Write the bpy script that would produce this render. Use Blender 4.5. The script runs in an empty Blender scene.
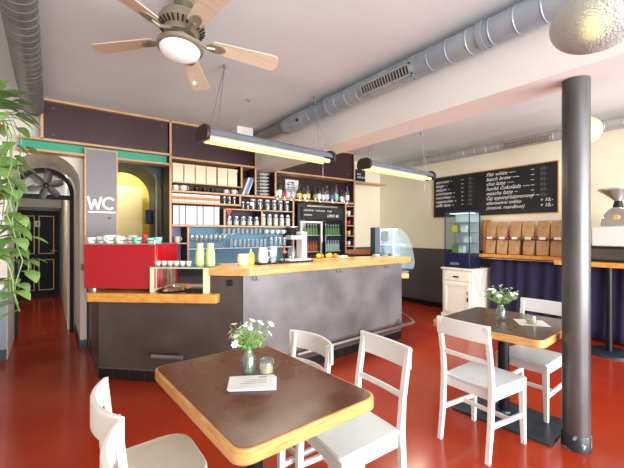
import bpy, bmesh, math, random
from mathutils import Vector, Matrix, Euler

S = bpy.context.scene
COL = S.collection
PI = math.pi
rnd = random.Random(7)

# ------------------------------------------------------------------ camera
cam_d = bpy.data.cameras.new('camera')
cam_d.sensor_width = 36.0
cam_d.lens = 36.0 * 361.0 / 624.0
cam_d.clip_start = 0.05
cam = bpy.data.objects.new('camera', cam_d)
COL.objects.link(cam)
cam.location = (0, 0, 1.45)
cam.rotation_euler = (PI / 2, 0, -math.radians(35.86))
S.camera = cam

# ------------------------------------------------------------------ world, light, exposure
w = bpy.data.worlds.new('world')
S.world = w
w.use_nodes = True
bg = w.node_tree.nodes['Background']
bg.inputs[0].default_value = (0.88, 0.95, 1.0, 1)
bg.inputs[1].default_value = 2.6


def area(name, loc, rot, sx, sy, power, col=(1, 1, 1)):
    l = bpy.data.lights.new(name, 'AREA')
    l.shape = 'RECTANGLE'
    l.size = sx
    l.size_y = sy
    l.energy = power
    l.color = col
    o = bpy.data.objects.new(name, l)
    COL.objects.link(o)
    o.location = loc
    o.rotation_euler = rot
    return o


# daylight through the street windows behind the camera
area('street_window_daylight', (4.6, -5.2, 1.3), (math.radians(98), 0, 0), 5.0, 2.4, 640, (0.98, 0.99, 1.0))
area('street_window_daylight', (0.6, -5.2, 1.3), (math.radians(98), 0, 0), 2.8, 2.4, 400, (0.98, 0.99, 1.0))


def point(name, loc, power, col=(1, 0.95, 0.85), r=0.12):
    l = bpy.data.lights.new(name, 'POINT')
    l.energy = power
    l.color = col
    l.shadow_soft_size = r
    o = bpy.data.objects.new(name, l)
    COL.objects.link(o)
    o.location = loc
    return o


point('corridor_fill', (-0.3, 6.88, 2.66), 26, r=.05)  # unseen lamp added to brighten the corridor
point('back_room_fill', (1.0, 7.3, 2.8), 38, (1, 0.97, 0.9))  # unseen lamp added so the yellow room is not dark
S.view_settings.view_transform = 'Standard'
S.view_settings.look = 'None'
S.view_settings.gamma = 1
S.view_settings.use_curve_mapping = False
S.view_settings.exposure = 0.16


# ------------------------------------------------------------------ materials
def lin(c):
    c = c / 255.0
    return c / 12.92 if c <= 0.04045 else ((c + 0.055) / 1.055) ** 2.4


def rgb(r, g, b):
    return (lin(r), lin(g), lin(b), 1)


def mat(name, col, rough=0.5, metal=0.0, col2=None, scale=8.0, bump=0.0, stretch=(1, 1, 1), emit=None, es=0.0,
        trans=0.0, ior=1.45, coat=0.0, detail=4, lo=0.35, hi=0.65, rough2=None, bscale=None, spec=0.5):
    m = bpy.data.materials.new(name)
    m.use_nodes = True
    nt = m.node_tree
    b = nt.nodes['Principled BSDF']
    b.inputs['Base Color'].default_value = rgb(*col)
    b.inputs['Roughness'].default_value = rough
    b.inputs['Metallic'].default_value = metal
    b.inputs['Transmission Weight'].default_value = trans
    b.inputs['IOR'].default_value = ior
    b.inputs['Coat Weight'].default_value = coat
    b.inputs['Specular IOR Level'].default_value = spec
    tc = nt.nodes.new('ShaderNodeTexCoord')
    mp = nt.nodes.new('ShaderNodeMapping')
    mp.inputs['Scale'].default_value = stretch
    nt.links.new(tc.outputs['Object'], mp.inputs[0])
    if col2 or bump or rough2 is not None:
        n = nt.nodes.new('ShaderNodeTexNoise')
        n.inputs['Scale'].default_value = scale
        n.inputs['Detail'].default_value = detail
        nt.links.new(mp.outputs[0], n.inputs['Vector'])
        if col2:
            r = nt.nodes.new('ShaderNodeValToRGB')
            r.color_ramp.elements[0].color = rgb(*col)
            r.color_ramp.elements[1].color = rgb(*col2)
            r.color_ramp.elements[0].position = lo
            r.color_ramp.elements[1].position = hi
            nt.links.new(n.outputs[0], r.inputs[0])
            nt.links.new(r.outputs[0], b.inputs['Base Color'])
        if rough2 is not None:
            mr = nt.nodes.new('ShaderNodeMapRange')
            mr.inputs[1].default_value = 0.35
            mr.inputs[2].default_value = 0.65
            mr.inputs[3].default_value = rough
            mr.inputs[4].default_value = rough2
            nt.links.new(n.outputs[0], mr.inputs[0])
            nt.links.new(mr.outputs[0], b.inputs['Roughness'])
        if bump:
            bn = n
            if bscale:
                bn = nt.nodes.new('ShaderNodeTexNoise')
                bn.inputs['Scale'].default_value = bscale
                nt.links.new(mp.outputs[0], bn.inputs['Vector'])
            bp = nt.nodes.new('ShaderNodeBump')
            bp.inputs['Strength'].default_value = bump
            bp.inputs['Distance'].default_value = 0.01
            nt.links.new(bn.outputs[0], bp.inputs['Height'])
            nt.links.new(bp.outputs[0], b.inputs['Normal'])
    if emit:
        b.inputs['Emission Color'].default_value = rgb(*emit)
        b.inputs['Emission Strength'].default_value = es
    return m


def thin_glass(name, tint=(235, 245, 245), alpha=0.25, rough=0.03, milk=0.0):
    """thin clear glass: mostly see-through with a glossy skin"""
    m = bpy.data.materials.new(name)
    m.use_nodes = True
    nt = m.node_tree
    nt.nodes.clear()
    out = nt.nodes.new('ShaderNodeOutputMaterial')
    mix = nt.nodes.new('ShaderNodeMixShader')
    tr = nt.nodes.new('ShaderNodeBsdfTransparent')
    tr.inputs[0].default_value = rgb(*tint)
    gl = nt.nodes.new('ShaderNodeBsdfGlossy')
    gl.inputs['Roughness'].default_value = rough
    fr = nt.nodes.new('ShaderNodeLayerWeight')
    fr.inputs[0].default_value = 0.5
    mr = nt.nodes.new('ShaderNodeMapRange')
    mr.inputs[3].default_value = alpha * 0.5
    mr.inputs[4].default_value = min(1, alpha * 3)
    nt.links.new(fr.outputs['Facing'], mr.inputs[0])
    nt.links.new(mr.outputs[0], mix.inputs[0])
    nt.links.new(tr.outputs[0], mix.inputs[1])
    nt.links.new(gl.outputs[0], mix.inputs[2])
    if milk:  # whitish diffuse share mixed in to brighten dark glass
        df = nt.nodes.new('ShaderNodeBsdfDiffuse')
        df.inputs[0].default_value = rgb(225, 232, 236)
        mx = nt.nodes.new('ShaderNodeMixShader')
        mx.inputs[0].default_value = milk
        nt.links.new(mix.outputs[0], mx.inputs[1])
        nt.links.new(df.outputs[0], mx.inputs[2])
        nt.links.new(mx.outputs[0], out.inputs[0])
    else:
        nt.links.new(mix.outputs[0], out.inputs[0])
    return m


M = {}
M['ceiling'] = mat('ceiling_paint', (222, 229, 233), 0.85, col2=(217, 224, 228), scale=1.5)
M['beam'] = mat('beam_paint', (234, 233, 228), 0.8)
M['cream'] = mat('cream_wall_paint', (236, 228, 203), 0.8, col2=(231, 222, 197), scale=2)
M['white_wall'] = mat('white_wall_paint', (222, 216, 204), 0.8)
M['grey_paint'] = mat('grey_wainscot_paint', (84, 82, 84), 0.45)
M['bluegrey_paint'] = mat('blue_grey_wainscot_paint', (128, 134, 142), 0.5)
M['dark_wall'] = mat('dark_grey_wall_paint', (92, 98, 104), 0.6)
M['arch_dark'] = mat('charcoal_arch_paint', (54, 52, 54), 0.6)
M['yellow_wall'] = mat('yellow_wall_paint', (232, 214, 120), 0.8)
M['black_base'] = mat('black_skirting', (22, 21, 24), 0.35)
M['maroon'] = mat('maroon_panel', (50, 22, 28), 0.42, col2=(60, 30, 35), scale=2)
M['green_panel'] = mat('green_panel', (40, 160, 130), 0.45)
M['oak'] = mat('oak_edge', (186, 142, 98), 0.45, col2=(206, 166, 122), scale=6, stretch=(1, 8, 8))
M['oak_bright'] = mat('varnished_oak', (204, 136, 54), 0.28, col2=(224, 162, 80), scale=3, stretch=(1, 6, 10), coat=0.4)
M['oak_table'] = mat('oak_table_edge', (184, 130, 68), 0.4, col2=(208, 160, 98), scale=9, stretch=(1, 1, 10), coat=0.1)
M['table_brown'] = mat('worn_brown_linoleum', (86, 42, 27), 0.2, col2=(104, 58, 40), scale=4.5, detail=6, rough2=0.34, lo=0.2, hi=0.95, spec=.3)
M['table_dark'] = mat('dark_linoleum', (80, 64, 58), 0.2, col2=(94, 76, 68), scale=4, rough2=0.28, spec=.35)
M['white_paint'] = mat('white_chair_paint', (222, 224, 220), 0.4, col2=(206, 206, 198), scale=5, lo=0.55, hi=0.8)
M['white_seat'] = mat('white_seat_paint', (210, 220, 224), 0.4, col2=(206, 212, 212), scale=4)
M['seat_grey'] = mat('greyish_seat_paint', (218, 210, 192), 0.45, col2=(206, 198, 180), scale=4)
M['cab_white'] = mat('cabinet_white_paint', (236, 230, 218), 0.5, col2=(224, 216, 200), scale=6, lo=0.5, hi=0.8)
M['bar_panel'] = mat('brown_grey_bar_panel', (68, 60, 54), 0.3, col2=(80, 73, 67), scale=3, detail=6, rough2=0.45)
M['bar_metal'] = mat('grey_lilac_bar_panel', (116, 114, 116), 0.34, metal=0.35, col2=(138, 135, 137), scale=2.5, detail=6, rough2=0.48)
M['black'] = mat('black_plastic', (20, 20, 22), 0.4)
M['black_metal'] = mat('black_metal', (30, 30, 34), 0.35, metal=0.5)
M['iron'] = mat('cast_iron_plate', (56, 74, 86), 0.35, metal=0.4, col2=(40, 50, 60), scale=8, bump=0.3)
M['navy'] = mat('navy_metal', (26, 30, 62), 0.4)
M['steel'] = mat('brushed_steel', (200, 200, 204), 0.28, metal=0.9)
M['chrome'] = mat('chrome', (225, 225, 228), 0.1, metal=1.0)
M['galv'] = mat('galvanised_duct', (164, 176, 186), 0.4, metal=0.3, col2=(148, 160, 172), scale=5, rough2=0.5)
M['galv_dark'] = mat('dull_galvanised_duct', (134, 134, 134), 0.42, metal=0.5, col2=(114, 114, 116), scale=5)
M['fixture'] = mat('grey_lamp_housing', (118, 124, 136), 0.4, metal=0.3)
M['fixture_end'] = mat('brown_black_end_cap', (52, 42, 38), 0.5)
M['tube'] = mat('fluorescent_tube', (226, 218, 170), 0.5, emit=(255, 236, 150), es=0.5)
M['fan_metal'] = mat('pewter_fan_metal', (150, 142, 126), 0.38, metal=0.5)
M['fan_blade'] = mat('pale_wood_blade', (200, 182, 160), 0.45, col2=(212, 194, 172), scale=4, stretch=(1, 8, 1))
M['bowl_glass'] = mat('opal_glass', (244, 244, 244), 0.2, emit=(255, 255, 255), es=0.15)
M['opal_warm'] = mat('cream_globe_glass', (206, 192, 156), 0.35, emit=(255, 244, 216), es=0.05)
M['red'] = mat('red_enamel', (170, 14, 30), 0.18, coat=0.5, spec=0.4)
M['column'] = mat('grey_steel_column', (84, 83, 83), 0.3, metal=0.6, col2=(100, 98, 97), scale=6, stretch=(1, 1, .3), rough2=0.42, bump=0.08)
M['column_pink'] = mat('bare_pink_metal', (160, 110, 110), 0.35, metal=0.4)
M['curtain'] = mat('navy_purple_cloth', (33, 29, 62), 0.85, bump=0.2, scale=40)
M['kraft'] = mat('kraft_paper', (186, 146, 104), 0.75, col2=(172, 132, 92), scale=12)
M['paper'] = mat('white_paper', (224, 224, 222), 0.7)
M['ink'] = mat('dark_ink', (40, 40, 46), 0.7)
M['white_ceramic'] = mat('white_ceramic', (220, 218, 212), 0.2)
M['mint_ceramic'] = mat('mint_ceramic', (140, 200, 180), 0.25)
M['chalkboard'] = mat('chalkboard_black', (24, 24, 25), 0.6, col2=(34, 34, 35), scale=3)
M['chalk'] = mat('white_chalk', (232, 232, 228), 0.9)
M['chalk_faint'] = mat('faded_chalk', (110, 110, 110), 0.9)
M['leaf'] = mat('pothos_leaf_green', (84, 124, 62), 0.4, col2=(132, 162, 92), scale=7)
M['leaf_dark'] = mat('bouquet_green', (112, 150, 78), 0.5, col2=(150, 182, 116), scale=20)
M['petal'] = mat('white_petal', (246, 246, 240), 0.6)
M['petal_pink'] = mat('pink_petal', (220, 160, 180), 0.6)
M['terracotta'] = mat('orange_terracotta', (190, 84, 44), 0.6)
M['glass'] = thin_glass('clear_glass', alpha=.15)
M['glass_green'] = thin_glass('green_bottle_glass', (60, 130, 80), 0.35)
M['glass_brown'] = thin_glass('amber_bottle_glass', (150, 80, 30), 0.35)
M['shelf_glass'] = thin_glass('shelf_glassware', (238, 244, 246), 0.12, 0.12, 0.16)
M['vase_glass'] = thin_glass('vase_glass', (242, 248, 246), 0.1, 0.05, 0.03)
M['window_glass'] = thin_glass('cabinet_glass', (238, 246, 248), 0.02)
M['glass_milky'] = thin_glass('jar_glass', (236, 242, 244), 0.1, 0.12, 0.07)  # brightness put into the jar glass as a whitish share
M['water'] = thin_glass('water', (228, 240, 230), 0.04)
M['cloth'] = mat('white_cloth', (232, 228, 220), 0.9)
M['sugar'] = mat('brown_sugar', (222, 190, 150), 0.9)
M['box_cream'] = mat('cream_storage_box', (226, 220, 188), 0.6, col2=(218, 210, 176), scale=2)
M['box_orange'] = mat('orange_label', (204, 120, 60), 0.6)
M['binder'] = mat('lilac_white_binder', (198, 196, 212), 0.45)
M['lilac'] = mat('lilac_panel', (146, 138, 172), 0.6)
M['blue_panel'] = mat('teal_blue_panel', (112, 158, 184), 0.55, col2=(102, 148, 176), scale=2)
M['purple_panel'] = mat('dark_purple_panel', (58, 52, 66), 0.6)
M['cabinet_yellow'] = mat('pale_yellow_cupboard', (240, 226, 170), 0.5)
M['green_drink'] = mat('pale_green_syrup', (196, 214, 146), 0.3)
M['yellow'] = mat('yellow_plastic', (232, 196, 60), 0.4)
M['pan'] = mat('dark_pan', (54, 52, 52), 0.3, metal=0.6)
M['wood_dark'] = mat('reddish_wood', (150, 84, 42), 0.4, col2=(170, 100, 54), scale=4, stretch=(1, 6, 6))
M['fruit'] = mat('yellow_fruit', (236, 180, 40), 0.45)
M['fruit_orange'] = mat('orange_fruit', (226, 120, 30), 0.45)
M['can_orange'] = mat('orange_can', (214, 96, 40), 0.4)
M['can_green'] = mat('green_can', (120, 150, 90), 0.4)
M['can_white'] = mat('white_can', (222, 224, 220), 0.4)
M['can_red'] = mat('red_label', (190, 40, 44), 0.5)
M['can_blue'] = mat('blue_label', (84, 116, 170), 0.5)
M['fridge_in'] = mat('glowing_fridge_liner', (212, 214, 208), 0.5, emit=(244, 244, 232), es=0.5)  # white liner made to glow in place of the fridge's inside light
M['cool_light'] = mat('cabinet_light_strip', (255, 255, 255), 0.5, emit=(240, 250, 255), es=1.1)
M['door_black'] = mat('black_door_paint', (22, 22, 30), 0.55, spec=.25)
M['case_liner'] = mat('pale_blue_case_liner', (112, 128, 142), .5)
M['gold'] = mat('gold_moulding', (206, 164, 104), 0.45)
M['tile'] = mat('black_tile', (30, 28, 30), 0.15)
M['grout'] = mat('grey_grout', (96, 92, 90), 0.8)
M['green_glass'] = mat('green_glass_plate', (50, 110, 80), 0.1, coat=0.5)

# textured pendant glass
gm = mat('pressed_glass', (184, 187, 185), 0.18, trans=0.0, bump=0.9, scale=60)
M['pressed'] = gm
nt = gm.node_tree
vo = nt.nodes.new('ShaderNodeTexVoronoi')
vo.inputs['Scale'].default_value = 95
tc = nt.nodes.new('ShaderNodeTexCoord')
nt.links.new(tc.outputs['Object'], vo.inputs['Vector'])
bp = nt.nodes.new('ShaderNodeBump')
bp.inputs['Strength'].default_value = 0.9
bp.inputs['Distance'].default_value = 0.004
nt.links.new(vo.outputs['Distance'], bp.inputs['Height'])
_b = nt.nodes['Principled BSDF']
nt.links.new(bp.outputs[0], _b.inputs['Normal'])
_b.inputs['Transmission Weight'].default_value = 0.4
_b.inputs['Roughness'].default_value = 0.4

# red floor
fm = mat('red_polished_floor', (152, 45, 20), 0.15, col2=(163, 55, 28), scale=1.6, detail=2, rough2=0.2, bump=0.012, bscale=2.0)
M['floor'] = fm


# ------------------------------------------------------------------ mesh helpers
class MB:
    def __init__(self):
        self.bm = bmesh.new()

    def box(self, x0, x1, y0, y1, z0, z1, mtx=None):
        x0, x1 = min(x0, x1), max(x0, x1)
        y0, y1 = min(y0, y1), max(y0, y1)
        z0, z1 = min(z0, z1), max(z0, z1)
        vs = [self.bm.verts.new(Vector(p) if mtx is None else mtx @ Vector(p)) for p in
              [(x0, y0, z0), (x1, y0, z0), (x1, y1, z0), (x0, y1, z0), (x0, y0, z1), (x1, y0, z1), (x1, y1, z1), (x0, y1, z1)]]
        for f in [(0, 3, 2, 1), (4, 5, 6, 7), (0, 1, 5, 4), (1, 2, 6, 5), (2, 3, 7, 6), (3, 0, 4, 7)]:
            self.bm.faces.new([vs[i] for i in f])
        return self

    def prism(self, poly, z0, z1, mtx=None):
        a = sum(poly[i][0] * poly[(i + 1) % len(poly)][1] - poly[(i + 1) % len(poly)][0] * poly[i][1] for i in range(len(poly)))
        if a < 0:
            poly = poly[::-1]
        f = (lambda p: Vector(p)) if mtx is None else (lambda p: mtx @ Vector(p))
        lo = [self.bm.verts.new(f((p[0], p[1], z0))) for p in poly]
        hi = [self.bm.verts.new(f((p[0], p[1], z1))) for p in poly]
        n = len(poly)
        self.bm.faces.new(lo[::-1])
        self.bm.faces.new(hi)
        for i in range(n):
            self.bm.faces.new([lo[i], lo[(i + 1) % n], hi[(i + 1) % n], hi[i]])
        return self

    def lathe(self, prof, n=24, c=(0, 0, 0), mtx=None):
        f = (lambda p: Vector(p) + Vector(c)) if mtx is None else (lambda p: mtx @ (Vector(p) + Vector(c)))
        rings = []
        for r, z in prof:
            if r < 1e-6:
                rings.append([self.bm.verts.new(f((0, 0, z)))])
            else:
                rings.append([self.bm.verts.new(f((r * math.cos(2 * PI * k / n), r * math.sin(2 * PI * k / n), z))) for k in range(n)])
        for a, b in zip(rings[:-1], rings[1:]):
            for k in range(n):
                if len(a) == 1 and len(b) == 1:
                    continue
                if len(a) == 1:
                    self.bm.faces.new([a[0], b[(k + 1) % n], b[k]])
                elif len(b) == 1:
                    self.bm.faces.new([a[k], a[(k + 1) % n], b[0]])
                else:
                    self.bm.faces.new([a[k], a[(k + 1) % n], b[(k + 1) % n], b[k]])
        return self

    def tube(self, pts, r, n=10, cap=True, taper=None):
        pts = [Vector(p) for p in pts]
        rings = []
        up = None
        for i, p in enumerate(pts):
            if i == 0:
                d = pts[1] - p
            elif i == len(pts) - 1:
                d = p - pts[i - 1]
            else:
                d = (pts[i + 1] - p).normalized() + (p - pts[i - 1]).normalized()
            d.normalize()
            if up is None:
                up = Vector((0, 0, 1)) if abs(d.z) < 0.9 else Vector((1, 0, 0))
            s = d.cross(up).normalized()
            up = s.cross(d).normalized()
            rr = r if taper is None else r + (taper - r) * i / (len(pts) - 1)
            rings.append([self.bm.verts.new(p + rr * (s * math.cos(2 * PI * k / n) + up * math.sin(2 * PI * k / n))) for k in range(n)])
        for a, b in zip(rings[:-1], rings[1:]):
            for k in range(n):
                self.bm.faces.new([a[k], a[(k + 1) % n], b[(k + 1) % n], b[k]])
        if cap:
            self.bm.faces.new(rings[0][::-1])
            self.bm.faces.new(rings[-1])
        return self

    def bar(self, p0, p1, w0, d0, w1=None, d1=None, side=None):
        """rectangular bar from p0 to p1, w along side, d along the other"""
        p0, p1 = Vector(p0), Vector(p1)
        w1 = w0 if w1 is None else w1
        d1 = d0 if d1 is None else d1
        d = (p1 - p0).normalized()
        s = Vector(side) if side else Vector((1, 0, 0))
        s = (s - d * s.dot(d)).normalized()
        t = d.cross(s)
        q = []
        for p, ww, dd in ((p0, w0, d0), (p1, w1, d1)):
            q.append([self.bm.verts.new(p + s * a * ww / 2 + t * b * dd / 2) for a, b in ((-1, -1), (1, -1), (1, 1), (-1, 1))])
        self.bm.faces.new(q[0][::-1])
        self.bm.faces.new(q[1])
        for i in range(4):
            self.bm.faces.new([q[0][i], q[0][(i + 1) % 4], q[1][(i + 1) % 4], q[1][i]])
        return self

    def sphere(self, c, r, sz=1.0, n=16, m=10):
        prof = [(r * math.sin(PI * k / m), -r * sz * math.cos(PI * k / m)) for k in range(m + 1)]
        prof[0] = (0, -r * sz)
        prof[-1] = (0, r * sz)
        return self.lathe(prof, n, c)

    def grid(self, pts):
        vs = [[self.bm.verts.new(Vector(p)) for p in row] for row in pts]
        for i in range(len(vs) - 1):
            for j in range(len(vs[0]) - 1):
                self.bm.faces.new([vs[i][j], vs[i][j + 1], vs[i + 1][j + 1], vs[i + 1][j]])
        return self

    def build(self, name, m, parent=None, bevel=0.0, smooth=False, seg=2, solid=0.0, sub=0, angle=40):
        bmesh.ops.recalc_face_normals(self.bm, faces=self.bm.faces)
        me = bpy.data.meshes.new(name)
        self.bm.to_mesh(me)
        self.bm.free()
        o = bpy.data.objects.new(name, me)
        COL.objects.link(o)
        me.materials.append(m)
        if smooth:
            for p in me.polygons:
                p.use_smooth = True
            try:
                me.set_sharp_from_angle(angle=math.radians(angle))
            except Exception:
                pass
        if solid:
            md = o.modifiers.new('solidify', 'SOLIDIFY')
            md.thickness = solid
            md.offset = 0
        if bevel:
            md = o.modifiers.new('bevel', 'BEVEL')
            md.width = bevel
            md.segments = seg
            md.limit_method = 'ANGLE'
            md.angle_limit = math.radians(35)
            for p in me.polygons:
                p.use_smooth = True
            try:
                me.set_sharp_from_angle(angle=math.radians(35))
            except Exception:
                pass
        if sub:
            md = o.modifiers.new('subdivision', 'SUBSURF')
            md.levels = sub
            md.render_levels = sub
        if parent is not None:
            o.parent = parent
        return o


def thing(name, label, cat, loc=(0, 0, 0), rz=0.0, group=None):
    o = bpy.data.objects.new(name, None)
    COL.objects.link(o)
    o.empty_display_size = 0.1
    o.location = loc
    o.rotation_euler = (0, 0, rz)
    return tag(o, label, cat, group)


def tag(o, label, cat, group=None):
    o['label'] = label
    o['category'] = cat
    if group:
        o['group'] = group
    return o


def put(o, loc, rz=0.0):
    o.location = loc
    o.rotation_euler = (0, 0, rz)
    return o


def struct(o):
    o['kind'] = 'structure'
    return o


def dup(src, loc, rz=0.0, label=None, group=None, scale=None):
    r = src.copy()
    COL.objects.link(r)
    r.location = loc
    r.rotation_euler = (0, 0, rz)
    if scale:
        r.scale = scale
    if label:
        r['label'] = label
    if group:
        r['group'] = group
    for ch in list(src.children):
        c = ch.copy()
        COL.objects.link(c)
        c.parent = r
        for g in list(ch.children):
            d = g.copy()
            COL.objects.link(d)
            d.parent = c
    return r


def rpoly(x0, x1, y0, y1, r, n=6):
    p = []
    for cx, cy, a in ((x1 - r, y1 - r, 0), (x0 + r, y1 - r, 90), (x0 + r, y0 + r, 180), (x1 - r, y0 + r, 270)):
        for k in range(n + 1):
            t = math.radians(a + 90 * k / n)
            p.append((cx + r * math.cos(t), cy + r * math.sin(t)))
    return p


def round_poly(pts, rad, n=6):
    """round the corners of a polygon; rad a number or a list"""
    out = []
    N = len(pts)
    for i in range(N):
        r = rad[i] if isinstance(rad, (list, tuple)) else rad
        p = Vector(pts[i]).to_2d() if len(pts[i]) > 2 else Vector(pts[i])
        a = Vector(pts[i - 1]) - p
        b = Vector(pts[(i + 1) % N]) - p
        if r <= 0:
            out.append(tuple(p))
            continue
        r = min(r, a.length * 0.45, b.length * 0.45)
        pa = p + a.normalized() * r
        pb = p + b.normalized() * r
        for k in range(n + 1):
            t = k / n
            q = pa * (1 - t) ** 2 + p * 2 * t * (1 - t) + pb * t * t
            out.append((q.x, q.y))
    return out


def text_mesh(name, body, size, m, parent, loc, rot, shear=0.25, depth=0.0012, align='LEFT', sx=1.0, bold=0.0):
    c = bpy.data.curves.new(name, 'FONT')
    c.body = body
    c.size = size
    c.shear = shear
    c.extrude = depth
    c.offset = bold
    c.align_x = align
    c.resolution_u = 3
    t = bpy.data.objects.new(name, c)
    COL.objects.link(t)
    bpy.context.view_layer.update()
    dg = bpy.context.evaluated_depsgraph_get()
    me = bpy.data.meshes.new_from_object(t.evaluated_get(dg))
    bpy.data.objects.remove(t)
    o = bpy.data.objects.new(name, me)
    COL.objects.link(o)
    me.materials.clear()
    me.materials.append(m)
    o.parent = parent
    o.location = loc
    o.rotation_euler = rot
    o.scale = (sx, 1, 1)
    return o


# ================================================================== STRUCTURE
CEIL = 3.045
RX = 6.2      # right wall
BY = 5.88     # back wall
AY = 5.45     # arch wall face

struct(MB().box(-1.0, RX + .2, -2.6, 11.0, -0.1, 0).build('floor', M['floor']))
struct(MB().box(-1.0, RX + .2, -2.6, BY + .2, CEIL, CEIL + .15).build('ceiling', M['ceiling']))
# right wall: wainscot is paint on the same wall, built as two bands
struct(MB().box(RX, RX + .2, -2.6, BY + .2, 1.16, CEIL).build('wall_right', M['cream']))
struct(MB().box(RX - .003, RX + .2, -2.6, BY + .2, 0, 1.16).build('wall_right', M['grey_paint']))
struct(MB().box(RX - .02, RX - .003, -2.6, BY, 0, .1).build('baseboard_right', M['black_base']))
# back wall right of the shelving
struct(MB().box(4.0, RX, BY, BY + .2, 1.16, CEIL).build('wall_back', M['cream']))
struct(MB().box(4.0, RX, BY - .003, BY + .2, 0, 1.16).build('wall_back', M['grey_paint']))
# left wall
struct(MB().box(-0.95, -0.75, -2.6, AY + .1, 0, CEIL).build('wall_left', M['white_wall']))


def arch_wall(name, m, x0, x1, z1, cx, r, zs, y0, y1, n=20, mreveal=None):
    """a wall slab in X-Z with an arched opening down to the floor"""
    b = MB()
    bm = b.bm
    b.box(x0, cx - r, y0, y1, 0, z1)
    b.box(cx + r, x1, y0, y1, 0, z1)
    pts = [(cx - r * math.cos(PI * k / n), zs + r * math.sin(PI * k / n)) for k in range(n + 1)]
    for a, c in zip(pts[:-1], pts[1:]):
        fr = [bm.verts.new((a[0], y0, a[1])), bm.verts.new((c[0], y0, c[1])), bm.verts.new((c[0], y0, z1)), bm.verts.new((a[0], y0, z1))]
        bk = [bm.verts.new((v.co.x, y1, v.co.z)) for v in fr]
        bm.faces.new(fr)
        bm.faces.new(bk[::-1])
        bm.faces.new([fr[0], fr[1], bk[1], bk[0]])
        bm.faces.new([fr[2], fr[3], bk[3], bk[2]])
    o = b.build(name, m)
    return struct(o)


# arched passage wall (left) and the vault through it
arch_wall('wall_back', M['white_wall'], -0.95, 0.37, CEIL, -0.056, 0.355, 2.08, AY, 6.62)
struct(MB().box(-0.75, -0.415, AY - .004, AY, 0.12, 0.92).build('trim_1', M['bluegrey_paint']))
struct(MB().box(-0.75, -0.415, AY - .02, AY, 0, 0.12).build('baseboard_back', M['black_base']))
struct(MB().box(0.302, 0.372, AY - .015, AY, 0, 0.1).box(0.285, 0.3, AY - .015, 6.45, 0, 0.1).build('baseboard_back', M['black_base']))
# dark wall with the second arch, behind the bar
arch_wall('wall_back', M['dark_wall'], 0.37, 4.0, CEIL, 0.975, 0.40, 2.07, BY, BY + .06)
arch_wall('wall_back', M['arch_dark'], 0.37, 4.0, CEIL, 0.975, 0.402, 2.07, BY + .06, 6.72)
# corridor behind the passage
struct(MB().box(0.2, 0.37, 6.62, 10.9, 0, 2.75).build('wall_corridor', M['white_wall']))
struct(MB().box(-1.0, -0.85, 6.62, 10.9, 0, 2.75).build('wall_corridor', M['white_wall']))
struct(MB().box(-0.85, 0.2, 10.7, 10.9, 0, 2.75).build('wall_corridor', M['white_wall']))
struct(MB().box(-1.0, 0.37, 6.62, 10.9, 2.75, 2.85).build('ceiling', M['white_wall']))
# yellow room behind the second arch
struct(MB().box(0.37, 2.4, 8.2, 8.35, 0, 2.9).build('wall_room', M['yellow_wall']))
struct(MB().box(2.3, 2.4, 6.72, 8.2, 0, 2.9).build('wall_room', M['yellow_wall']))
struct(MB().box(0.371, 0.39, 6.72, 8.2, 0, 2.9).build('wall_room', M['yellow_wall']))
struct(MB().box(0.37, 2.4, 6.72, 8.35, 2.9, 3.0).build('ceiling', M['white_wall']))
# ceiling beam
struct(MB().box(2.69, 3.05, -2.6, BY, 2.5, CEIL).build('trim_2', M['beam']))

# steel column
t = thing('steel_column', 'tall round grey steel column standing on the red floor', 'column', (2.90, .94, 0))
MB().lathe([(0, .1), (.081, .1), (.081, 2.497), (0, 2.497)], 48).build('shaft', M['column'], t, smooth=True)
MB().lathe([(0, 0.001), (.086, 0.001), (.086, .1), (.083, .106), (0, .106)], 48).build('foot_sleeve', mat('worn_dark_sleeve', (34, 38, 46), .35, col2=(150, 156, 160), scale=14, lo=.55, hi=.6), t, smooth=True)

# ducts
def duct(name, label, x, z, r, y0, y1, step, m, n=32):
    t = thing(name, label, 'duct', (x, y0, z))
    prof = []
    y = 0
    L = y1 - y0
    while y < L:
        prof += [(r, y), (r, min(L, y + step - .012)), (r + .004, min(L, y + step - .008)), (r + .004, min(L, y + step - .003))]
        y += step
    prof = [(0, 0)] + prof + [(r, L), (0, L)]
    mt = Matrix.Rotation(-PI / 2, 4, 'X')
    MB().lathe(prof, n, mtx=mt).build('pipe', m, t, smooth=True, angle=30)
    return t


d1 = duct('ventilation_duct', 'blue grey spiral duct along the left side of the ceiling beam', 2.572, 2.905, .095, -2.4, 4.15, .17, M['galv'])


def grille(parent, y0, y1, ang, r, w, n):
    """slatted grille on the skin of a duct; ang from horizontal, measured towards -X"""
    g = MB()
    c = Vector((-math.cos(ang) * r, 0, math.sin(ang) * r))
    nrm = Vector((-math.cos(ang), 0, math.sin(ang)))
    tan = Vector((math.sin(ang), 0, math.cos(ang)))
    mt = Matrix(((tan.x, 0, nrm.x, c.x), (0, 1, 0, 0), (tan.z, 0, nrm.z, c.z), (0, 0, 0, 1)))
    g.box(-w / 2, -w / 2 + .015, y0, y1, -.012, .012, mt).box(w / 2 - .015, w / 2, y0, y1, -.012, .012, mt)
    g.box(-w / 2, w / 2, y0, y0 + .02, -.012, .012, mt).box(-w / 2, w / 2, y1 - .02, y1, -.012, .012, mt)
    for k in range(n):
        yy = y0 + .03 + (y1 - y0 - .06) * (k + .5) / n
        g.box(-w / 2 + .012, w / 2 - .012, yy - .006, yy + .006, -.01, .008, mt)
    o = g.build('grille', M['steel'], parent)
    MB().box(-w / 2 + .01, w / 2 - .01, y0 + .01, y1 - .01, -.014, -.008, mt).build('grille_opening', M['black'], parent)
    return o


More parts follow.
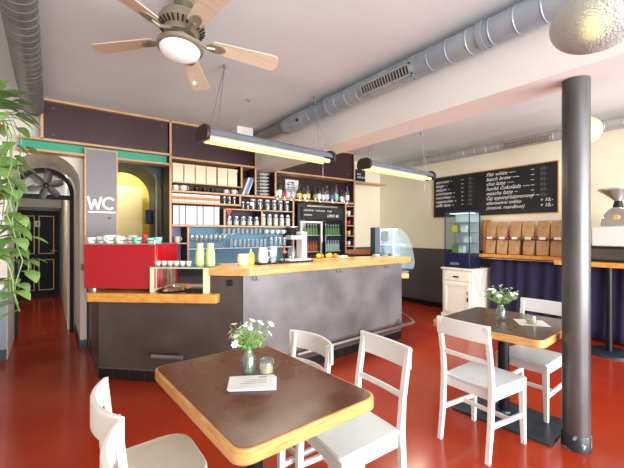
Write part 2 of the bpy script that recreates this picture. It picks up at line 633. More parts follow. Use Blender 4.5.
grille(d1, 2.0 + 2.4, 2.6 + 2.4, math.radians(-25), .103, .1, 16)
for yy in (1.4, 3.2):
    MB().lathe([(.099, -.02), (.105, -.02), (.105, .02), (.099, .02)], 32, mtx=Matrix.Translation((0, yy + 2.4, 0)) @ Matrix.Rotation(-PI / 2, 4, 'X')).build('clamp', M['galv'], d1, smooth=True)
MB().lathe([(0, -.005), (.036, -.005), (.036, .003), (0, .003)], 20, mtx=Matrix.Translation((-.09, 3.75 + 2.4, -.02)) @ Matrix.Rotation(-PI / 2, 4, 'Y')).build('port_hole', M['black'], d1)
d1b = duct('flexible_duct', 'short ribbed pale flexible duct at the end of the ceiling beam', 2.572, 2.925, .07, 4.16, 5.1, .045, M['galv_dark'])
d2 = duct('ventilation_duct', 'dull grey ribbed duct above the left wall by the trailing plant', -0.165, 2.905, .1, -2.4, 5.2, .105, M['galv_dark'])
d3 = duct('ventilation_duct', 'thin galvanised duct running above the menu chalkboard on the right wall', 5.95, 2.885, .078, -2.4, 5.6, .2, mat('pale_galvanised_duct', (182, 184, 182), .42, metal=.3, col2=(166, 168, 166), scale=5))
grille(d3, 2.23 + 2.4, 2.86 + 2.4, math.radians(-20), .083, .085, 14)
t = tag(MB().box(2.22, 2.48, 4.95, 5.2, 2.9, CEIL + .0).build('junction_box', M['beam'], bevel=.004), 'beige boxed cable duct under the ceiling at the beam end', 'cable duct')

# ================================================================== SHELVING
sh = thing('wall_shelving', 'tall oak edged shelving with maroon panels covering the wall behind the bar', 'shelving', (0, 5.25, 0))
TH = .028


def hboard(x0, x1, z, d=.34, m='oak', y0=0.0, th=TH, name='shelf_board'):
    return MB().box(x0, x1, y0, y0 + d, z - th / 2, z + th / 2).build(name, M[m], sh, bevel=.002)


def vboard(x, z0, z1, d=.34, m='oak', name='divider', y0=0.0):
    dk = 'maroon' if z0 > 2.04 else 'purple_panel'
    o = MB().box(x - TH / 2, x + TH / 2, y0 + .012, y0 + d, z0, z1).build(name, M[dk], sh)
    MB().box(x - TH / 2, x + TH / 2, y0, y0 + .012, z0, z1).build('edge_strip', M[m], o)
    return o


def bpanel(x0, x1, z0, z1, m, y=.325):
    return MB().box(x0, x1, y, y + .015, z0, z1).build('back_panel', M[m], sh)


# upper left maroon cabinet and green strip
hboard(-.086, 1.36, CEIL - .016, .19)
hboard(-.3, 1.36, 2.56, .19)
hboard(-.3, 1.36, 2.425, .19)
vboard(-.086, 2.56, CEIL - .003, .19)
bpanel(-.086, 1.33, 2.57, 3.03, 'maroon', .05)
bpanel(-.3, 1.33, 2.43, 2.55, 'green_panel', .1)
# main uprights
vboard(1.355, .95, CEIL - .003, .34)
vboard(2.675, 2.055, CEIL - .003)
vboard(3.045, 2.05, 2.5)
vboard(4.825, .9, CEIL - .003, .62)
vboard(3.40, 1.56, 2.05)
vboard(1.60, .95, 1.57)
vboard(4.60, .9, 2.03)
vboard(2.43, 2.17, 2.52)
vboard(2.405, 1.9, 2.05)
vboard(2.15, 1.58, 1.84)
vboard(2.79, 1.58, 1.84)
vboard(3.40, .9, 1.56)
# maroon over the bottles and the centre
hboard(1.36, 2.675, 2.525)
hboard(3.03, 4.84, 2.50)
hboard(3.03, 4.84, 2.045)
hboard(1.36, 2.675, CEIL - .016)
hboard(3.06, 4.84, CEIL - .016)
hboard(1.36, 2.43, 2.185, th=.014)
hboard(1.36, 3.40, 2.058)
hboard(1.36, 2.42, 1.90)
hboard(2.43, 3.40, 1.833, th=.018)
hboard(2.14, 2.43, 1.833, th=.018)
hboard(1.36, 3.41, 1.57)
hboard(1.36, 1.60, 1.315, th=.018)
bpanel(1.37, 2.66, 2.54, 3.03, 'maroon', .05)
bpanel(3.06, 4.81, 2.515, 3.03, 'maroon', .05)
bpanel(1.36, 3.05, 2.06, 2.53, 'maroon')
bpanel(3.06, 4.82, 2.05, 2.5, 'maroon', .26)
for kx, kz in ((.02, 2.95), (.02, 2.63), (.62, 2.95), (.62, 2.63), (1.25, 2.95), (1.25, 2.63), (1.45, 2.96), (2.6, 2.96), (3.2, 2.62), (4.7, 2.62)):
    MB().sphere((kx, .046, kz), .009, 1, 8, 6).build('knob', M['chrome'], sh)
bpanel(1.36, 3.40, 1.58, 2.05, 'purple_panel')
bpanel(1.36, 1.60, .95, 1.56, 'lilac')
bpanel(1.60, 3.40, .95, 1.56, 'blue_panel')
MB().box(2.12, 3.39, .06, .32, 1.444, 1.454).build('glass_shelf', M['window_glass'], sh)
MB().box(1.62, 3.39, .05, .32, 1.222, 1.236).build('shelf_board', M['binder'], sh)
# narrow column of pigeonholes
for z in (1.99, 1.80, 1.61, 1.41, 1.21):
    hboard(4.60, 4.82, z, .25, th=.016)
bpanel(4.60, 4.82, .95, 2.03, 'purple_panel', .25)
# plank carrying on past the shelving to the right wall
pk = tag(MB().box(4.845, 5.74, 5.27, 5.52, 2.474, 2.5).build('wall_plank', M['oak'], bevel=.002), 'oak plank reaching from the shelving end towards the cream corner', 'shelf')
# small chalk sign and white frame on it
t = thing('chalk_sign', 'small chalkboard sign with white writing on the oak plank', 'sign', (5.12, 5.4, 2.5), 0)
MB().box(-.13, .13, -.01, .01, 0, .26).build('board', M['chalkboard'], t)
text_mesh('lettering', 'káva\nwith love', .06, M['chalk'], t, (-.1, -.012, .15), (PI / 2, 0, 0))
t = thing('picture_frame', 'small empty white frame leaning on the oak plank by the shelving', 'frame', (4.93, 5.42, 2.5), .3)
MB().box(-.07, -.05, -.01, .01, 0, .26).box(.05, .07, -.01, .01, 0, .26).box(-.07, .07, -.01, .01, .24, .26).box(-.07, .07, -.01, .01, 0, .02).build('frame', M['cab_white'], t)
MB().box(-.05, .05, -.004, .004, .02, .24).build('backing', M['lilac'], t)

SY = 5.25  # shelf front plane

# --- six cream archive boxes
bx = thing('storage_box', 'cream archive box, first from the left on the top shelf', 'box', (0, 0, 0), 0, 'cream archive boxes on the top shelf')
MB().box(-.075, .075, 0, .24, 0, .26).build('box_body', M['box_cream'], bx, bevel=.004)
MB().box(-.079, .079, -.004, .244, .225, .266).build('lid', M['box_cream'], bx, bevel=.003)
ords = ['first', 'second', 'third', 'fourth', 'fifth', 'sixth', 'seventh', 'eighth', 'ninth', 'tenth']
for k in range(6):
    loc = (1.465 + .163 * k + (.012 if k > 3 else 0), SY + .03, 2.193)
    lb = 'cream archive box, %s from the left on the top shelf' % ords[k]
    if k == 0:
        put(bx, loc)
    else:
        dup(bx, loc, 0, lb)


def cup_proto(name, label, cat, r, h, m, group, handle=True):
    c = thing(name, label, cat, (0, 0, 0), 0, group)
    MB().lathe([(0, 0), (r * .6, 0), (r * .85, h * .35), (r, h), (r * .92, h), (r * .76, h * .35), (0, h * .12)], 20).build('bowl', m, c, smooth=True)
    if handle:
        MB().tube([(r * .88, 0, h * .82), (r * 1.35, 0, h * .8), (r * 1.4, 0, h * .45), (r * .82, 0, h * .3)], h * .07, 8).build('handle', m, c, smooth=True)
    return c


first = {}


def use(key, maker, loc, rz, label, group=None, scale=None):
    """first call builds the thing, later calls copy it"""
    if key not in first:
        o = maker()
        first[key] = o
        put(o, loc, rz)
        if scale:
            o.scale = scale
        o['label'] = label
        if group:
            o['group'] = group
        return o
    o = dup(first[key], loc, rz, label, group, scale or (1, 1, 1))
    return o


# cups in the second row
G = 'cups under the archive boxes'
for x, key, s, lb in ((1.445, 'w', 1, 'large white cup at the left end under the archive boxes'),
                      (1.56, 'w', 1.05, 'large white cup with handle, second from left under the archive boxes'),
                      (1.75, 'd', .9, 'dark cup left of its dark twins under the archive boxes'),
                      (1.87, 'd', .9, 'dark cup in the middle under the archive boxes'),
                      (1.99, 'd', .9, 'dark cup right of its dark twins under the archive boxes'),
                      (2.21, 'w', .85, 'small white cup, left one of the right pair under the archive boxes'),
                      (2.34, 'w', .95, 'small white cup, right one of the right pair under the archive boxes')):
    use('cup' + key, lambda: cup_proto('coffee_cup', '', 'cup', .05, .075, M['white_ceramic'] if key == 'w' else M['black'], G),
        (x, SY + .1, 2.073), 0, lb, G, (s, s, s))

# magazines leaning
for k in range(4):
    o = MB().box(-.012, .012, 0, .22, 0, .3).build('magazine', (M['can_white'], M['bluegrey_paint'], M['can_blue'], M['galv'])[k])
    o.location = (2.475 + .028 * k, SY + .05, 2.078 + .003 * k)
    o.rotation_euler = (0, .38, 0)
    tag(o, ['leftmost white magazine leaning beside the archive boxes', 'grey magazine leaning second beside the archive boxes',
            'blue magazine leaning third beside the archive boxes', 'silver magazine leaning rightmost beside the archive boxes'][k], 'magazine', 'magazines beside the archive boxes')


# orange labelled small boxes
def small_box():
    c = thing('tea_box', '', 'box')
    MB().box(-.042, .042, 0, .14, 0, .115).build('carton', M['paper'], c, bevel=.002)
    MB().box(-.0425, .0425, -.001, .002, .03, .075).build('label_band', M['box_orange'], c)
    return c


for k in range(8):
    use('teabox', small_box, (1.425 + .0885 * k, SY + .03, 1.915), 0, 'white box with orange band, %s from the left below the cups' % ords[k], 'orange banded boxes')


def jar(r, h, fill, lid, name='storage_jar', f=.75):
    def mk():
        c = thing(name, '', 'jar')
        MB().lathe([(0, 0), (r * .95, 0), (r, .01), (r, h * .78), (r * .8, h * .84), (r * .8, h * .88)], 18).build('jar_glass', M['glass_milky'], c, smooth=True)
        MB().lathe([(0, .006), (r * .9, .006), (r * .9, h * f), (0, h * f)], 18).build('contents', fill, c, smooth=True)
        MB().lathe([(0, h * .84), (r * .86, h * .84), (r * .86, h), (0, h)], 18).build('lid', lid, c, smooth=True)
        return c
    return mk


for k in range(3):
    use('jarA', jar(.032, .11, M['pan'], M['steel']), (2.165 + .082 * k, SY + .06, 1.915), 0,
        'small steel lidded jar, %s after the orange banded boxes' % ords[k], 'small jars after the orange banded boxes')


# binders
def binder():
    c = thing('binder', '', 'binder')
    MB().box(-.04, .04, 0, .24, 0, .275).build('cover', M['binder'], c, bevel=.003)
    MB().box(-.026, .026, -.0015, .001, .12, .2).build('spine_label', M['paper'], c)
    return c


for k in range(8):
    use('binder', binder, (1.435 + .0855 * k + .004 * (k % 3), SY + .03, 1.585), 0, 'lilac white binder, %s from the left in the row of eight' % ords[k], 'row of white binders')

# steel trays stacked in the niche
def tray():
    c = thing('steel_tray', '', 'tray')
    MB().lathe([(0, 0), (.075, 0), (.112, .022), (.118, .022), (.08, -.004), (0, -.004)], 24).build('dish', M['can_white'], c, smooth=True)
    return c


for k in range(7):
    use('tray', tray, (2.86, SY + .13, 2.095 + .055 * k), 0, 'round steel dish, %s from the bottom of the rack' % ords[k], 'steel dishes in the rack')
t = thing('plate_rack', 'thin black rack holding the round steel dishes', 'rack', (2.86, SY + .13, 2.074))
for sx in (-1, 1):
    for sy in (-1, 1):
        MB().tube([(sx * .095, sy * .085, 0), (sx * .095, sy * .085, .42)], .004, 6).build('post', M['black'], t)

# upper row right: coffee jars
for k, x in enumerate((2.66, 2.79, 2.93, 3.06, 3.18, 3.31)):
    use('jarB', jar(.046, .175, M['bar_metal'], M['white_ceramic'], f=.55), (x, SY + .08, 1.843), 0,
        'white lidded jar of dark contents, %s from the left on the upper jar shelf' % ords[k], 'white lidded jars')
for k, x in enumerate((2.475, 2.56)):
    use('jarC', jar(.032, .12, M['black'], M['steel']), (x, SY + .06, 1.843), 0,
        ['short dark jar at the left end of the upper jar shelf', 'short dark jar beside the first white lidded jar'][k], 'short dark jars')
# white rosette / small clock
t = thing('round_tag', 'round white disc hanging in front of the upper jar shelf', 'disc', (2.59, SY - .012, 1.93))
MB().lathe([(0, 0), (.03, 0), (.03, .008), (0, .008)], 18, mtx=Matrix.Rotation(PI / 2, 4, 'X')).build('disc', M['white_ceramic'], t)
# lower jar shelf: tins and jars
for k in range(5):
    use('glasstin', jar(.045, .14, M['cloth'], M['steel'], 'small_jar', f=.5), (2.25 + .118 * k, SY + .07, 1.585), 0,
        'small glass jar of pale contents, %s from the left below the red pennant' % ords[k], 'small glass jars below the pennant')
for k in range(5):
    use('jarD', jar(.044, .19, M['cloth'], M['steel']), (2.85 + .12 * k, SY + .08, 1.585), 0,
        'tall pale storage jar, %s from the left on the lower jar shelf' % ords[k], 'tall pale storage jars')
o = MB()
o.prism([(-.05, 0), (.05, 0), (0, -.1)], -.002, .002, Matrix.Rotation(PI / 2, 4, 'X'))
o = o.build('red_pennant', M['can_red'])
o.location = (2.215, SY - .004, 1.822)
tag(o, 'small red pennant hanging over the tins', 'pennant')
# a white tumbler in the lilac cell
use('cupw2', lambda: cup_proto('mug', '', 'mug', .045, .09, M['white_ceramic'], None), (1.47, SY + .1, 1.326), 0, 'white mug standing alone in the lilac cell')


def glass_tumbler(r, h, m='glass'):
    def mk():
        c = thing('drinking_glass', '', 'glass')
        MB().lathe([(0, 0), (r * .8, 0), (r, h), (r * .93, h), (r * .74, .008), (0, .008)], 16).build('tumbler', M[m], c, smooth=True)
        return c
    return mk


def wine_glass():
    c = thing('wine_glass', '', 'glass')
    MB().lathe([(0, 0), (.034, 0), (.034, .003), (.005, .008), (.005, .09), (.03, .12), (.038, .16), (.032, .21), (.03, .21), (.035, .16), (.026, .122), (0, .1)], 16).build('goblet', M['shelf_glass'], c, smooth=True)
    return c


for row, yy in enumerate((.10, .22)):
    for k in range(8):
        use('wine', wine_glass, (1.68 + .072 * k, SY + yy, 1.237), 0, 'stemmed glass, %s from the left in the %s row before the blue panel' % (ords[k], ('front', 'rear')[row]), 'stemmed glasses before the blue panel')
for k in range(9):
    use('tumbler', glass_tumbler(.032, .13, 'shelf_glass'), (2.3 + .075 * k, SY + .1, 1.237), 0, 'clear tumbler, %s from the left under the glass shelf' % ords[k], 'tumblers under the glass shelf')
for k in range(4):
    use('tall', glass_tumbler(.034, .16, 'shelf_glass'), (3.02 + .085 * k, SY + .1, 1.237), 0, 'tall clear tumbler, %s from the left at the pale shelf end' % ords[k], 'tall tumblers at the shelf end')
for k in range(9):
    use('tumbler2', glass_tumbler(.035, .085, 'shelf_glass'), (2.18 + .078 * k, SY + .1, 1.455), 0, 'low clear glass, %s from the left on the glass shelf' % ords[k], 'low glasses on the glass shelf')
for k in range(4):
    use('cupshort', lambda: cup_proto('coffee_cup', '', 'cup', .042, .065, M['white_ceramic'], None), (2.92 + .11 * k, SY + .1, 1.455), 0,
        'white cup, %s from the left on the glass shelf' % ords[k], 'white cups on the glass shelf')


# bottles
def bottle(r, h, gl, label_m, neck=.32, fill=None):
    def mk():
        c = thing('bottle', '', 'bottle')
        s = 1 - neck
        MB().lathe([(0, 0), (r * .95, 0), (r, .008), (r, h * (s - .12)), (r * .8, h * (s - .04)), (r * .36, h * (s + .04)), (r * .32, h * .96), (0, h * .96)], 16).build('bottle_glass', M[gl], c, smooth=True)
        MB().lathe([(r + .0008, h * .14), (r + .0012, h * .14), (r + .0012, h * .42), (r + .0008, h * .42)], 16).build('paper_label', label_m, c, smooth=True)
        MB().lathe([(0, h * .93), (r * .42, h * .93), (r * .42, h), (0, h)], 12).build('cap', M['black'], c, smooth=True)
        return c
    return mk


BT = [(3.10, 'glass_milky', 'can_white', .035, .25, 'clear bottle with white label at the left end of the bottle shelf'),
      (3.18, 'glass_green', 'paper', .038, .31, 'tall green bottle with white label, second on the bottle shelf'),
      (3.27, 'glass_brown', 'can_red', .035, .23, 'short amber bottle with red label on the bottle shelf'),
      (3.35, 'glass_milky', 'can_white', .036, .24, 'clear bottle with white label left of the pinned notice'),
      (3.45, 'glass_milky', 'binder', .04, .27, 'clear bottle with lilac label in front of the notice'),
      (3.58, 'glass_green', 'yellow', .045, .24, 'stout bottle with yellow label in front of the notice'),
      (3.70, 'glass_brown', 'box_cream', .038, .22, 'squat amber bottle with cream label right of the notice'),
      (3.78, 'glass_milky', 'yellow', .036, .25, 'clear bottle with yellow label right of the notice'),
      (3.93, 'glass_green', 'can_green', .036, .24, 'green bottle with green label at mid shelf'),
      (4.02, 'glass_green', 'can_white', .037, .28, 'tall green bottle with white label at mid shelf'),
      (4.12, 'glass_milky', 'can_white', .037, .25, 'clear bottle with white label at mid shelf'),
      (4.21, 'glass_milky', 'binder', .04, .28, 'clear bottle with pale lilac label at mid shelf'),
      (4.33, 'glass_green', 'can_blue', .038, .26, 'green bottle with blue label right of mid shelf'),
      (4.44, 'glass_milky', 'mint_ceramic', .038, .32, 'tall clear bottle with mint label right of mid shelf'),
      (4.57, 'glass_brown', 'can_white', .036, .24, 'amber bottle with white label near the right end'),
      (4.63, 'glass_brown', 'wood_dark', .03, .21, 'small amber bottle with brown label near the right end'),
      (4.72, 'glass_milky', 'paper', .037, .32, 'tall clear bottle with white label at the right end of the bottle shelf')]
for x, gl, lm, r, h, lb in BT:
    o = bottle(r * 1.12, h * 1.12, gl, M[lm])()
    put(o, (x, SY + .1, 2.06))
    tag(o, lb, 'bottle', 'bottles on the bottle shelf')
t = thing('notice_sheet', 'white paper notice with dark lines pinned behind the bottles', 'notice', (3.53, SY + .255, 2.1))
MB().box(-.14, .14, -.004, 0, 0, .33).build('paper', M['paper'], t)
g = MB()
for k in range(6):
    g.box(-.1 + .02 * (k % 2), .1 - .03 * (k % 3), -.006, -.004, .05 + .045 * k, .062 + .045 * k)
g.build('print', M['chalk_faint'], t)
# small white price cards along the bottle shelf edge
for k, x in enumerate((3.08, 3.22, 3.36, 3.52, 3.68, 3.98, 4.28, 4.62)):
    o = MB().box(-.018, .018, -.003, 0, -.022, .012).build('price_card', M['paper'])
    o.location = (x, SY - .001, 2.045)
    tag(o, 'tiny white card, %s from the left on the bottle shelf edge' % ords[k], 'card', 'cards on the bottle shelf edge')
# pigeonhole items
PG = [(2.0 - .19, 'can_white', 'pale pot in the top pigeonhole right of the fridge'), (1.62, 'can_red', 'red pot in the second pigeonhole right of the fridge'),
      (1.42, 'sugar', 'tan pot in the third pigeonhole right of the fridge'), (1.218, 'can_white', 'white pot in the fourth pigeonhole right of the fridge')]
for z, mm, lb in PG:
    for dx in (-.045, .045):
        o = cup_proto('pot', '', 'pot', .035, .085, M[mm], None, False)
        put(o, (4.71 + dx, SY + .09, z + .006))
        tag(o, lb + (', left one' if dx < 0 else ', right one'), 'pot', 'pots in the pigeonholes')

# ================================================================== DRINKS FRIDGE
fr = thing('drinks_fridge', 'black double glass door drinks fridge with chalk header behind the bar', 'fridge', (4.04, SY + .02, 0))
MB().box(-.54, -.5, 0, .55, 0, 1.99).box(.5, .54, 0, .55, 0, 1.99).box(-.5, .5, 0, .55, 1.70, 1.99).box(-.5, .5, 0, .55, 0, .5).box(-.5, .5, .53, .55, .5, 1.7).box(-.02, .02, .02, .52, .5, 1.7).build('cabinet_body', M['black'], fr)
MB().box(-.5, .5, .52, .529, .5, 1.7).build('inner_liner', M['fridge_in'], fr)
for s in (-1, 1):
    d = MB().box(-.24, -.205, -.03, 0, .45, 1.68).box(.205, .24, -.03, 0, .45, 1.68).box(-.205, .205, -.03, 0, 1.645, 1.68).box(-.205, .205, -.03, 0, .45, .5).build('door', M['can_white'] if s < 0 else M['black_metal'], fr)
    d.location = (s * .255, 0, 0)
    MB().box(-.205, .205, -.018, -.012, .5, 1.645).build('door_pane', M['window_glass'], d)
    MB().tube([(-s * .222, -.05, .9), (-s * .222, -.05, 1.3)], .008, 8).build('handle', M['black'], d)
MB().box(-.46, .46, -.02, -.002, 1.72, 1.93).build('header_board', M['chalkboard'], fr)
text_mesh('lettering', 'cold drinks · fresh juice', .05, M['chalk'], fr, (-.43, -.022, 1.86), (PI / 2, 0, 0))
text_mesh('lettering', 'to go', .05, M['chalk'], fr, (.1, -.022, 1.86), (PI / 2, 0, 0))
text_mesh('lettering', 'LIMO 45', .075, M['chalk'], fr, (.1, -.022, 1.76), (PI / 2, 0, 0))
text_mesh('lettering', 'kombucha', .042, M['chalk'], fr, (-.42, -.022, 1.78), (PI / 2, 0, 0))
MB().box(-.35, .35, -.025, 0, 1.94, 1.965).build('canopy_light', M['steel'], fr)
for z in (1.42, 1.12, .85, .62):
    MB().box(-.5, -.02, .03, .5, z, z + .012).build('wire_shelf', M['can_white'], fr)
    MB().box(.02, .5, .03, .5, z, z + .012).build('wire_shelf', M['can_white'], fr)


def fbottle(m, capm):
    def mk():
        c = thing('drink_bottle', '', 'bottle')
        MB().lathe([(0, 0), (.026, 0), (.026, .11), (.011, .15), (.011, .19), (0, .19)], 12).build('bottle_body', M[m], c, smooth=True)
        MB().lathe([(0, .178), (.014, .178), (.014, .195), (0, .195)], 10).build('cap', M[capm], c, smooth=True)
        return c
    return mk


rows = [(1.433, ['can_green', 'can_green'], 'top'), (1.133, ['can_orange', 'can_white'], 'second'), (.863, ['can_orange', 'can_white'], 'third')]
cname = {'can_green': 'green', 'can_orange': 'orange', 'can_white': 'white'}
for z, ms, rn in rows:
    for side in (0, 1):
        for k in range(7):
            x = fr.location.x + (-.45 + .062 * k if side == 0 else .08 + .062 * k)
            mm = ms[side]
            use('fb' + mm, fbottle(mm, 'can_red' if mm == 'can_orange' else 'can_white'), (x, SY + .1, z), 0,
                '%s drink bottle, %s from left, %s row behind the %s fridge door' % (cname[mm], ords[k], rn, 'left' if side == 0 else 'right'),
                '%s bottles, %s row, %s fridge door' % (cname[mm], rn, 'left' if side == 0 else 'right'))

# ================================================================== WC PANEL UNIT
t = thing('wc_panel', 'tall grey panel with oak edges and white WC lettering', 'panel', (.515, SY - .01, 0))
MB().box(-.165, .165, 0, .015, .9, 2.5).build('panel_board', mat('grey_laminate', (128, 122, 126), .5), t)
for s in (-1, 1):
    MB().box(s * .165, s * .182, -.004, .03, .9, 2.51).build('edge_strip', M['oak'], t)
MB().box(-.165, .165, -.004, .03, 2.5, 2.514).build('edge_strip', M['oak'], t)
MB().box(-.182, -.165, .17, .19, .9, 2.4).build('side_post', M['oak'], t)
MB().box(-.21, .165, .03, .19, 1.0, 1.07).build('ledge', M['wood_dark'], t)
MB().box(-.165, .165, .03, .19, 1.7, 1.72).build('shelf_board', M['oak'], t)


def stroke(b, pts, wd, y=-.003):
    for i_, ((xa, za), (xb, zb)) in enumerate(zip(pts[:-1], pts[1:])):
        y = -.0032 - .0004 * (i_ % 5)
        d = Vector((xb - xa, 0, zb - za))
        d.normalize()
        b.bar(Vector((xa, y, za)) - d * wd * .3, Vector((xb, y, zb)) + d * wd * .3, wd, .004, side=Vector((d.z, 0, -d.x)))


b = MB()
stroke(b, [(-.145, 1.91), (-.11, 1.765), (-.075, 1.875), (-.04, 1.765), (-.005, 1.91)], .028)
cc = [(.085 + .068 * math.cos(math.radians(a)), 1.838 + .068 * math.sin(math.radians(a))) for a in range(45, 320, 20)]
stroke(b, cc, .028)
stroke(b, [(-.14, 1.725), (.15, 1.725)], .022)
b.build('lettering', M['chalk'], t)
MB().box(.07, .105, -.006, 0, 1.64, 1.665).build('switch', M['black'], t)

# things on the left side of the WC panel unit
t = tag(MB().tube([(1.30, 5.85, 1.3), (1.30, 5.85, 2.28), (1.27, 5.85, 2.36)], .012, 8).build('wall_conduit', M['galv'], smooth=True), 'pale conduit pipe on the dark wall right of the yellow arch', 'pipe')
o = cup_proto('dark_jug', '', 'jug', .05, .13, M['black'], None)
put(o, (.43, SY + .1, 1.72))
tag(o, 'dark jug on the little shelf behind the WC panel', 'jug')

# ================================================================== PASSAGE: black arched frame, fan and door
fa = thing('arched_door_frame', 'black arched timber frame with a transom inside the passage', 'door frame', (-.075, 6.46, 0))
b = MB()
R0, R1, ZS = .30, .352, 2.05
n = 24
for k in range(n):
    a0, a1 = PI * k / n, PI * (k + 1) / n
    q = [(R0 * math.cos(a0), R0 * math.sin(a0)), (R1 * math.cos(a0), R1 * math.sin(a0)), (R1 * math.cos(a1), R1 * math.sin(a1)), (R0 * math.cos(a1), R0 * math.sin(a1))]
    b.prism([(p[0], p[1] + ZS) for p in q], -.06, 0, Matrix.Rotation(PI / 2, 4, 'X'))
b.box(-R1, -R0, 0, .06, 0, ZS)
b.box(R0, R1, 0, .06, 0, ZS)
b.build('frame', M['door_black'], fa)
MB().box(-R0, R0, 0, .06, 1.955, 2.02).build('transom', M['door_black'], fa)
MB().prism([(R0 * math.cos(PI * k / n), ZS - .03 + (R0) * math.sin(PI * k / n)) for k in range(n + 1)], -.035, -.03, Matrix.Rotation(PI / 2, 4, 'X')).build('lunette_pane', thin_glass('frosted_glass', (225, 225, 225), .2, .3), fa)

xf = thing('extractor_fan', 'grey extractor fan with six broad blades in the arch window', 'fan', (-.06, 6.38, 2.14))
for k in range(6):
    b = MB()
    pts = []
    for i in range(7):
        s = i / 6
        rr = .03 + .18 * s
        wd = .018 + .036 * math.sin(PI * min(1, s * .75 + .12))
        tw = .6
        pts.append([(rr, -wd * math.cos(tw), -wd * math.sin(tw)), (rr + .01 * math.sin(s * PI), 0, .0), (rr, wd * math.cos(tw), wd * math.sin(tw))])
    b.grid(pts)
    o = b.build('blade', mat('fan_blade_grey', (112, 106, 102), .45) if k == 0 else bpy.data.materials['fan_blade_grey'], xf, smooth=True, solid=.004)
    o.rotation_euler = Euler((PI / 2, 0, 0)).to_matrix().to_euler()
    o.matrix_local = Matrix.Rotation(PI / 2, 4, 'X') @ Matrix.Rotation(2 * PI * k / 6 + .3, 4, 'Z')
MB().lathe([(0, -.03), (.035, -.03), (.035, .02), (.02, .03), (0, .03)], 16, mtx=Matrix.Rotation(PI / 2, 4, 'X')).build('hub', M['pan'], xf, smooth=True)
MB().box(-.012, .012, .01, .022, -.13, .25).build('bracket', M['pan'], xf)

dr = thing('door_1', 'black panelled door with gold mouldings at the end of the corridor', 'door', (-.26, 10.66, 0))
MB().box(-.43, .43, 0, .04, 0, 2.0).build('leaf', M['door_black'], dr)
MB().box(-.5, -.43, -.02, .04, 0, 2.08).box(.43, .46, -.02, .04, 0, 2.08).box(-.5, .46, -.02, .04, 2.0, 2.08).build('door_frame', M['black_base'], dr)
for cx in (-.2, .17):
    for z0, z1 in ((.12, .85), (.98, 1.88)):
        b = MB()
        b.box(cx - .15, cx - .13, -.015, 0, z0, z1).box(cx + .13, cx + .15, -.015, 0, z0, z1)
        b.box(cx - .13, cx + .13, -.015, 0, z0, z0 + .02).box(cx - .13, cx + .13, -.015, 0, z1 - .02, z1)
        b.build('moulding', M['gold'], dr)
MB().tube([(.37, 0, 1.05), (.37, -.05, 1.05), (.26, -.05, 1.05)], .01, 8).build('handle', M['gold'], dr)
MB().box(-.05, .05, -.02, -.002, 1.62, 1.76).build('sign', M['paper'], dr)
MB().box(-.015, .015, -.022, -.02, 1.65, 1.73).build('sign_figure', M['chalk_faint'], dr)
o = MB().lathe([(0, 0), (.06, 0), (.06, .004), (0, .004)], 20, mtx=Matrix.Diagonal((1, 1, .6, 1)) @ Matrix.Rotation(PI / 2, 4, 'X')).build('sticker', M['can_blue'], dr)
o.location = (-.2, -.001, 1.72)
dr['kind'] = 'structure'

# ================================================================== YELLOW ROOM
t = thing('tall_cupboard', 'pale cream tall cupboard in the yellow back room', 'cupboard', (1.15, 7.55, 0))
MB().box(-.75, .28, .02, .5, 0, 2.35).build('carcass', M['cabinet_yellow'], t)
for x0, x1 in ((-.75, -.235), (-.235, .28)):
    for z0, z1 in ((.05, 1.72), (1.73, 2.33)):
        d = MB().box(x0 + .006, x1 - .006, 0, .02, z0, z1).build('door', M['cabinet_yellow'], t, bevel=.003)
        hx = x1 - .05 if x0 < -.5 else x0 + .05
        MB().box(hx - .006, hx + .006, -.02, 0, z0 + .08 if z0 > 1 else 1.2, z0 + .2 if z0 > 1 else 1.4).build('handle', M['steel'], d)
t = thing('wall_dispenser', 'navy dispenser box fixed in the dark arch reveal', 'dispenser', (1.335, 6.58, 1.62))
MB().box(-.05, .04, -.09, .09, 0, .24).build('case', M['navy'], t, bevel=.01)
MB().box(-.055, -.05, -.03, .03, .1, .18).build('window', M['can_blue'], t)

# ================================================================== BAR
h = Vector((.9966, .0823, 0))
bar = thing('bar_counter', 'long bar with brown grey front, black tiled foot and raised right wing', 'bar', (0, 0, 0))
# body footprint
P0 = (.39, 5.43); P1 = (.39, 4.20); P2 = (1.235, 3.385); P3 = (1.47, 3.15); P4 = (3.95, 3.355); P5 = (3.93, 3.66); P6 = (1.62, 3.47)
P7 = (1.45, 3.62)


def off(p, dx, dy):
    return (p[0] + dx, p[1] + dy)


MB().prism([P0, P1, P2, P3, P4, P5, P6, P7, (.80, 4.45), (.80, 5.43)], .11, .80).build('lower_body', M['bar_panel'], bar)
MB().prism([P2, P3, P4, P5, P6, P7], .80, 1.06).build('upper_body', M['bar_panel'], bar)
# grey metal cladding on the right wing
m1 = Vector((-.0823, .9966, 0))
a = Vector((P3[0], P3[1], 0)); c = Vector((P4[0], P4[1], 0))
MB().prism([(a - m1 * .008)[:2], (c - m1 * .008)[:2], c[:2], a[:2]], .2, 1.06).build('front_cladding', M['bar_metal'], bar)
MB().prism([(c.x, c.y - .008), (c.x + .012, c.y - .007), (c.x - .012, c.y + .3), (c.x - .02, c.y + .3)], .2, 1.06).build('end_cladding', M['bar_metal'], bar)
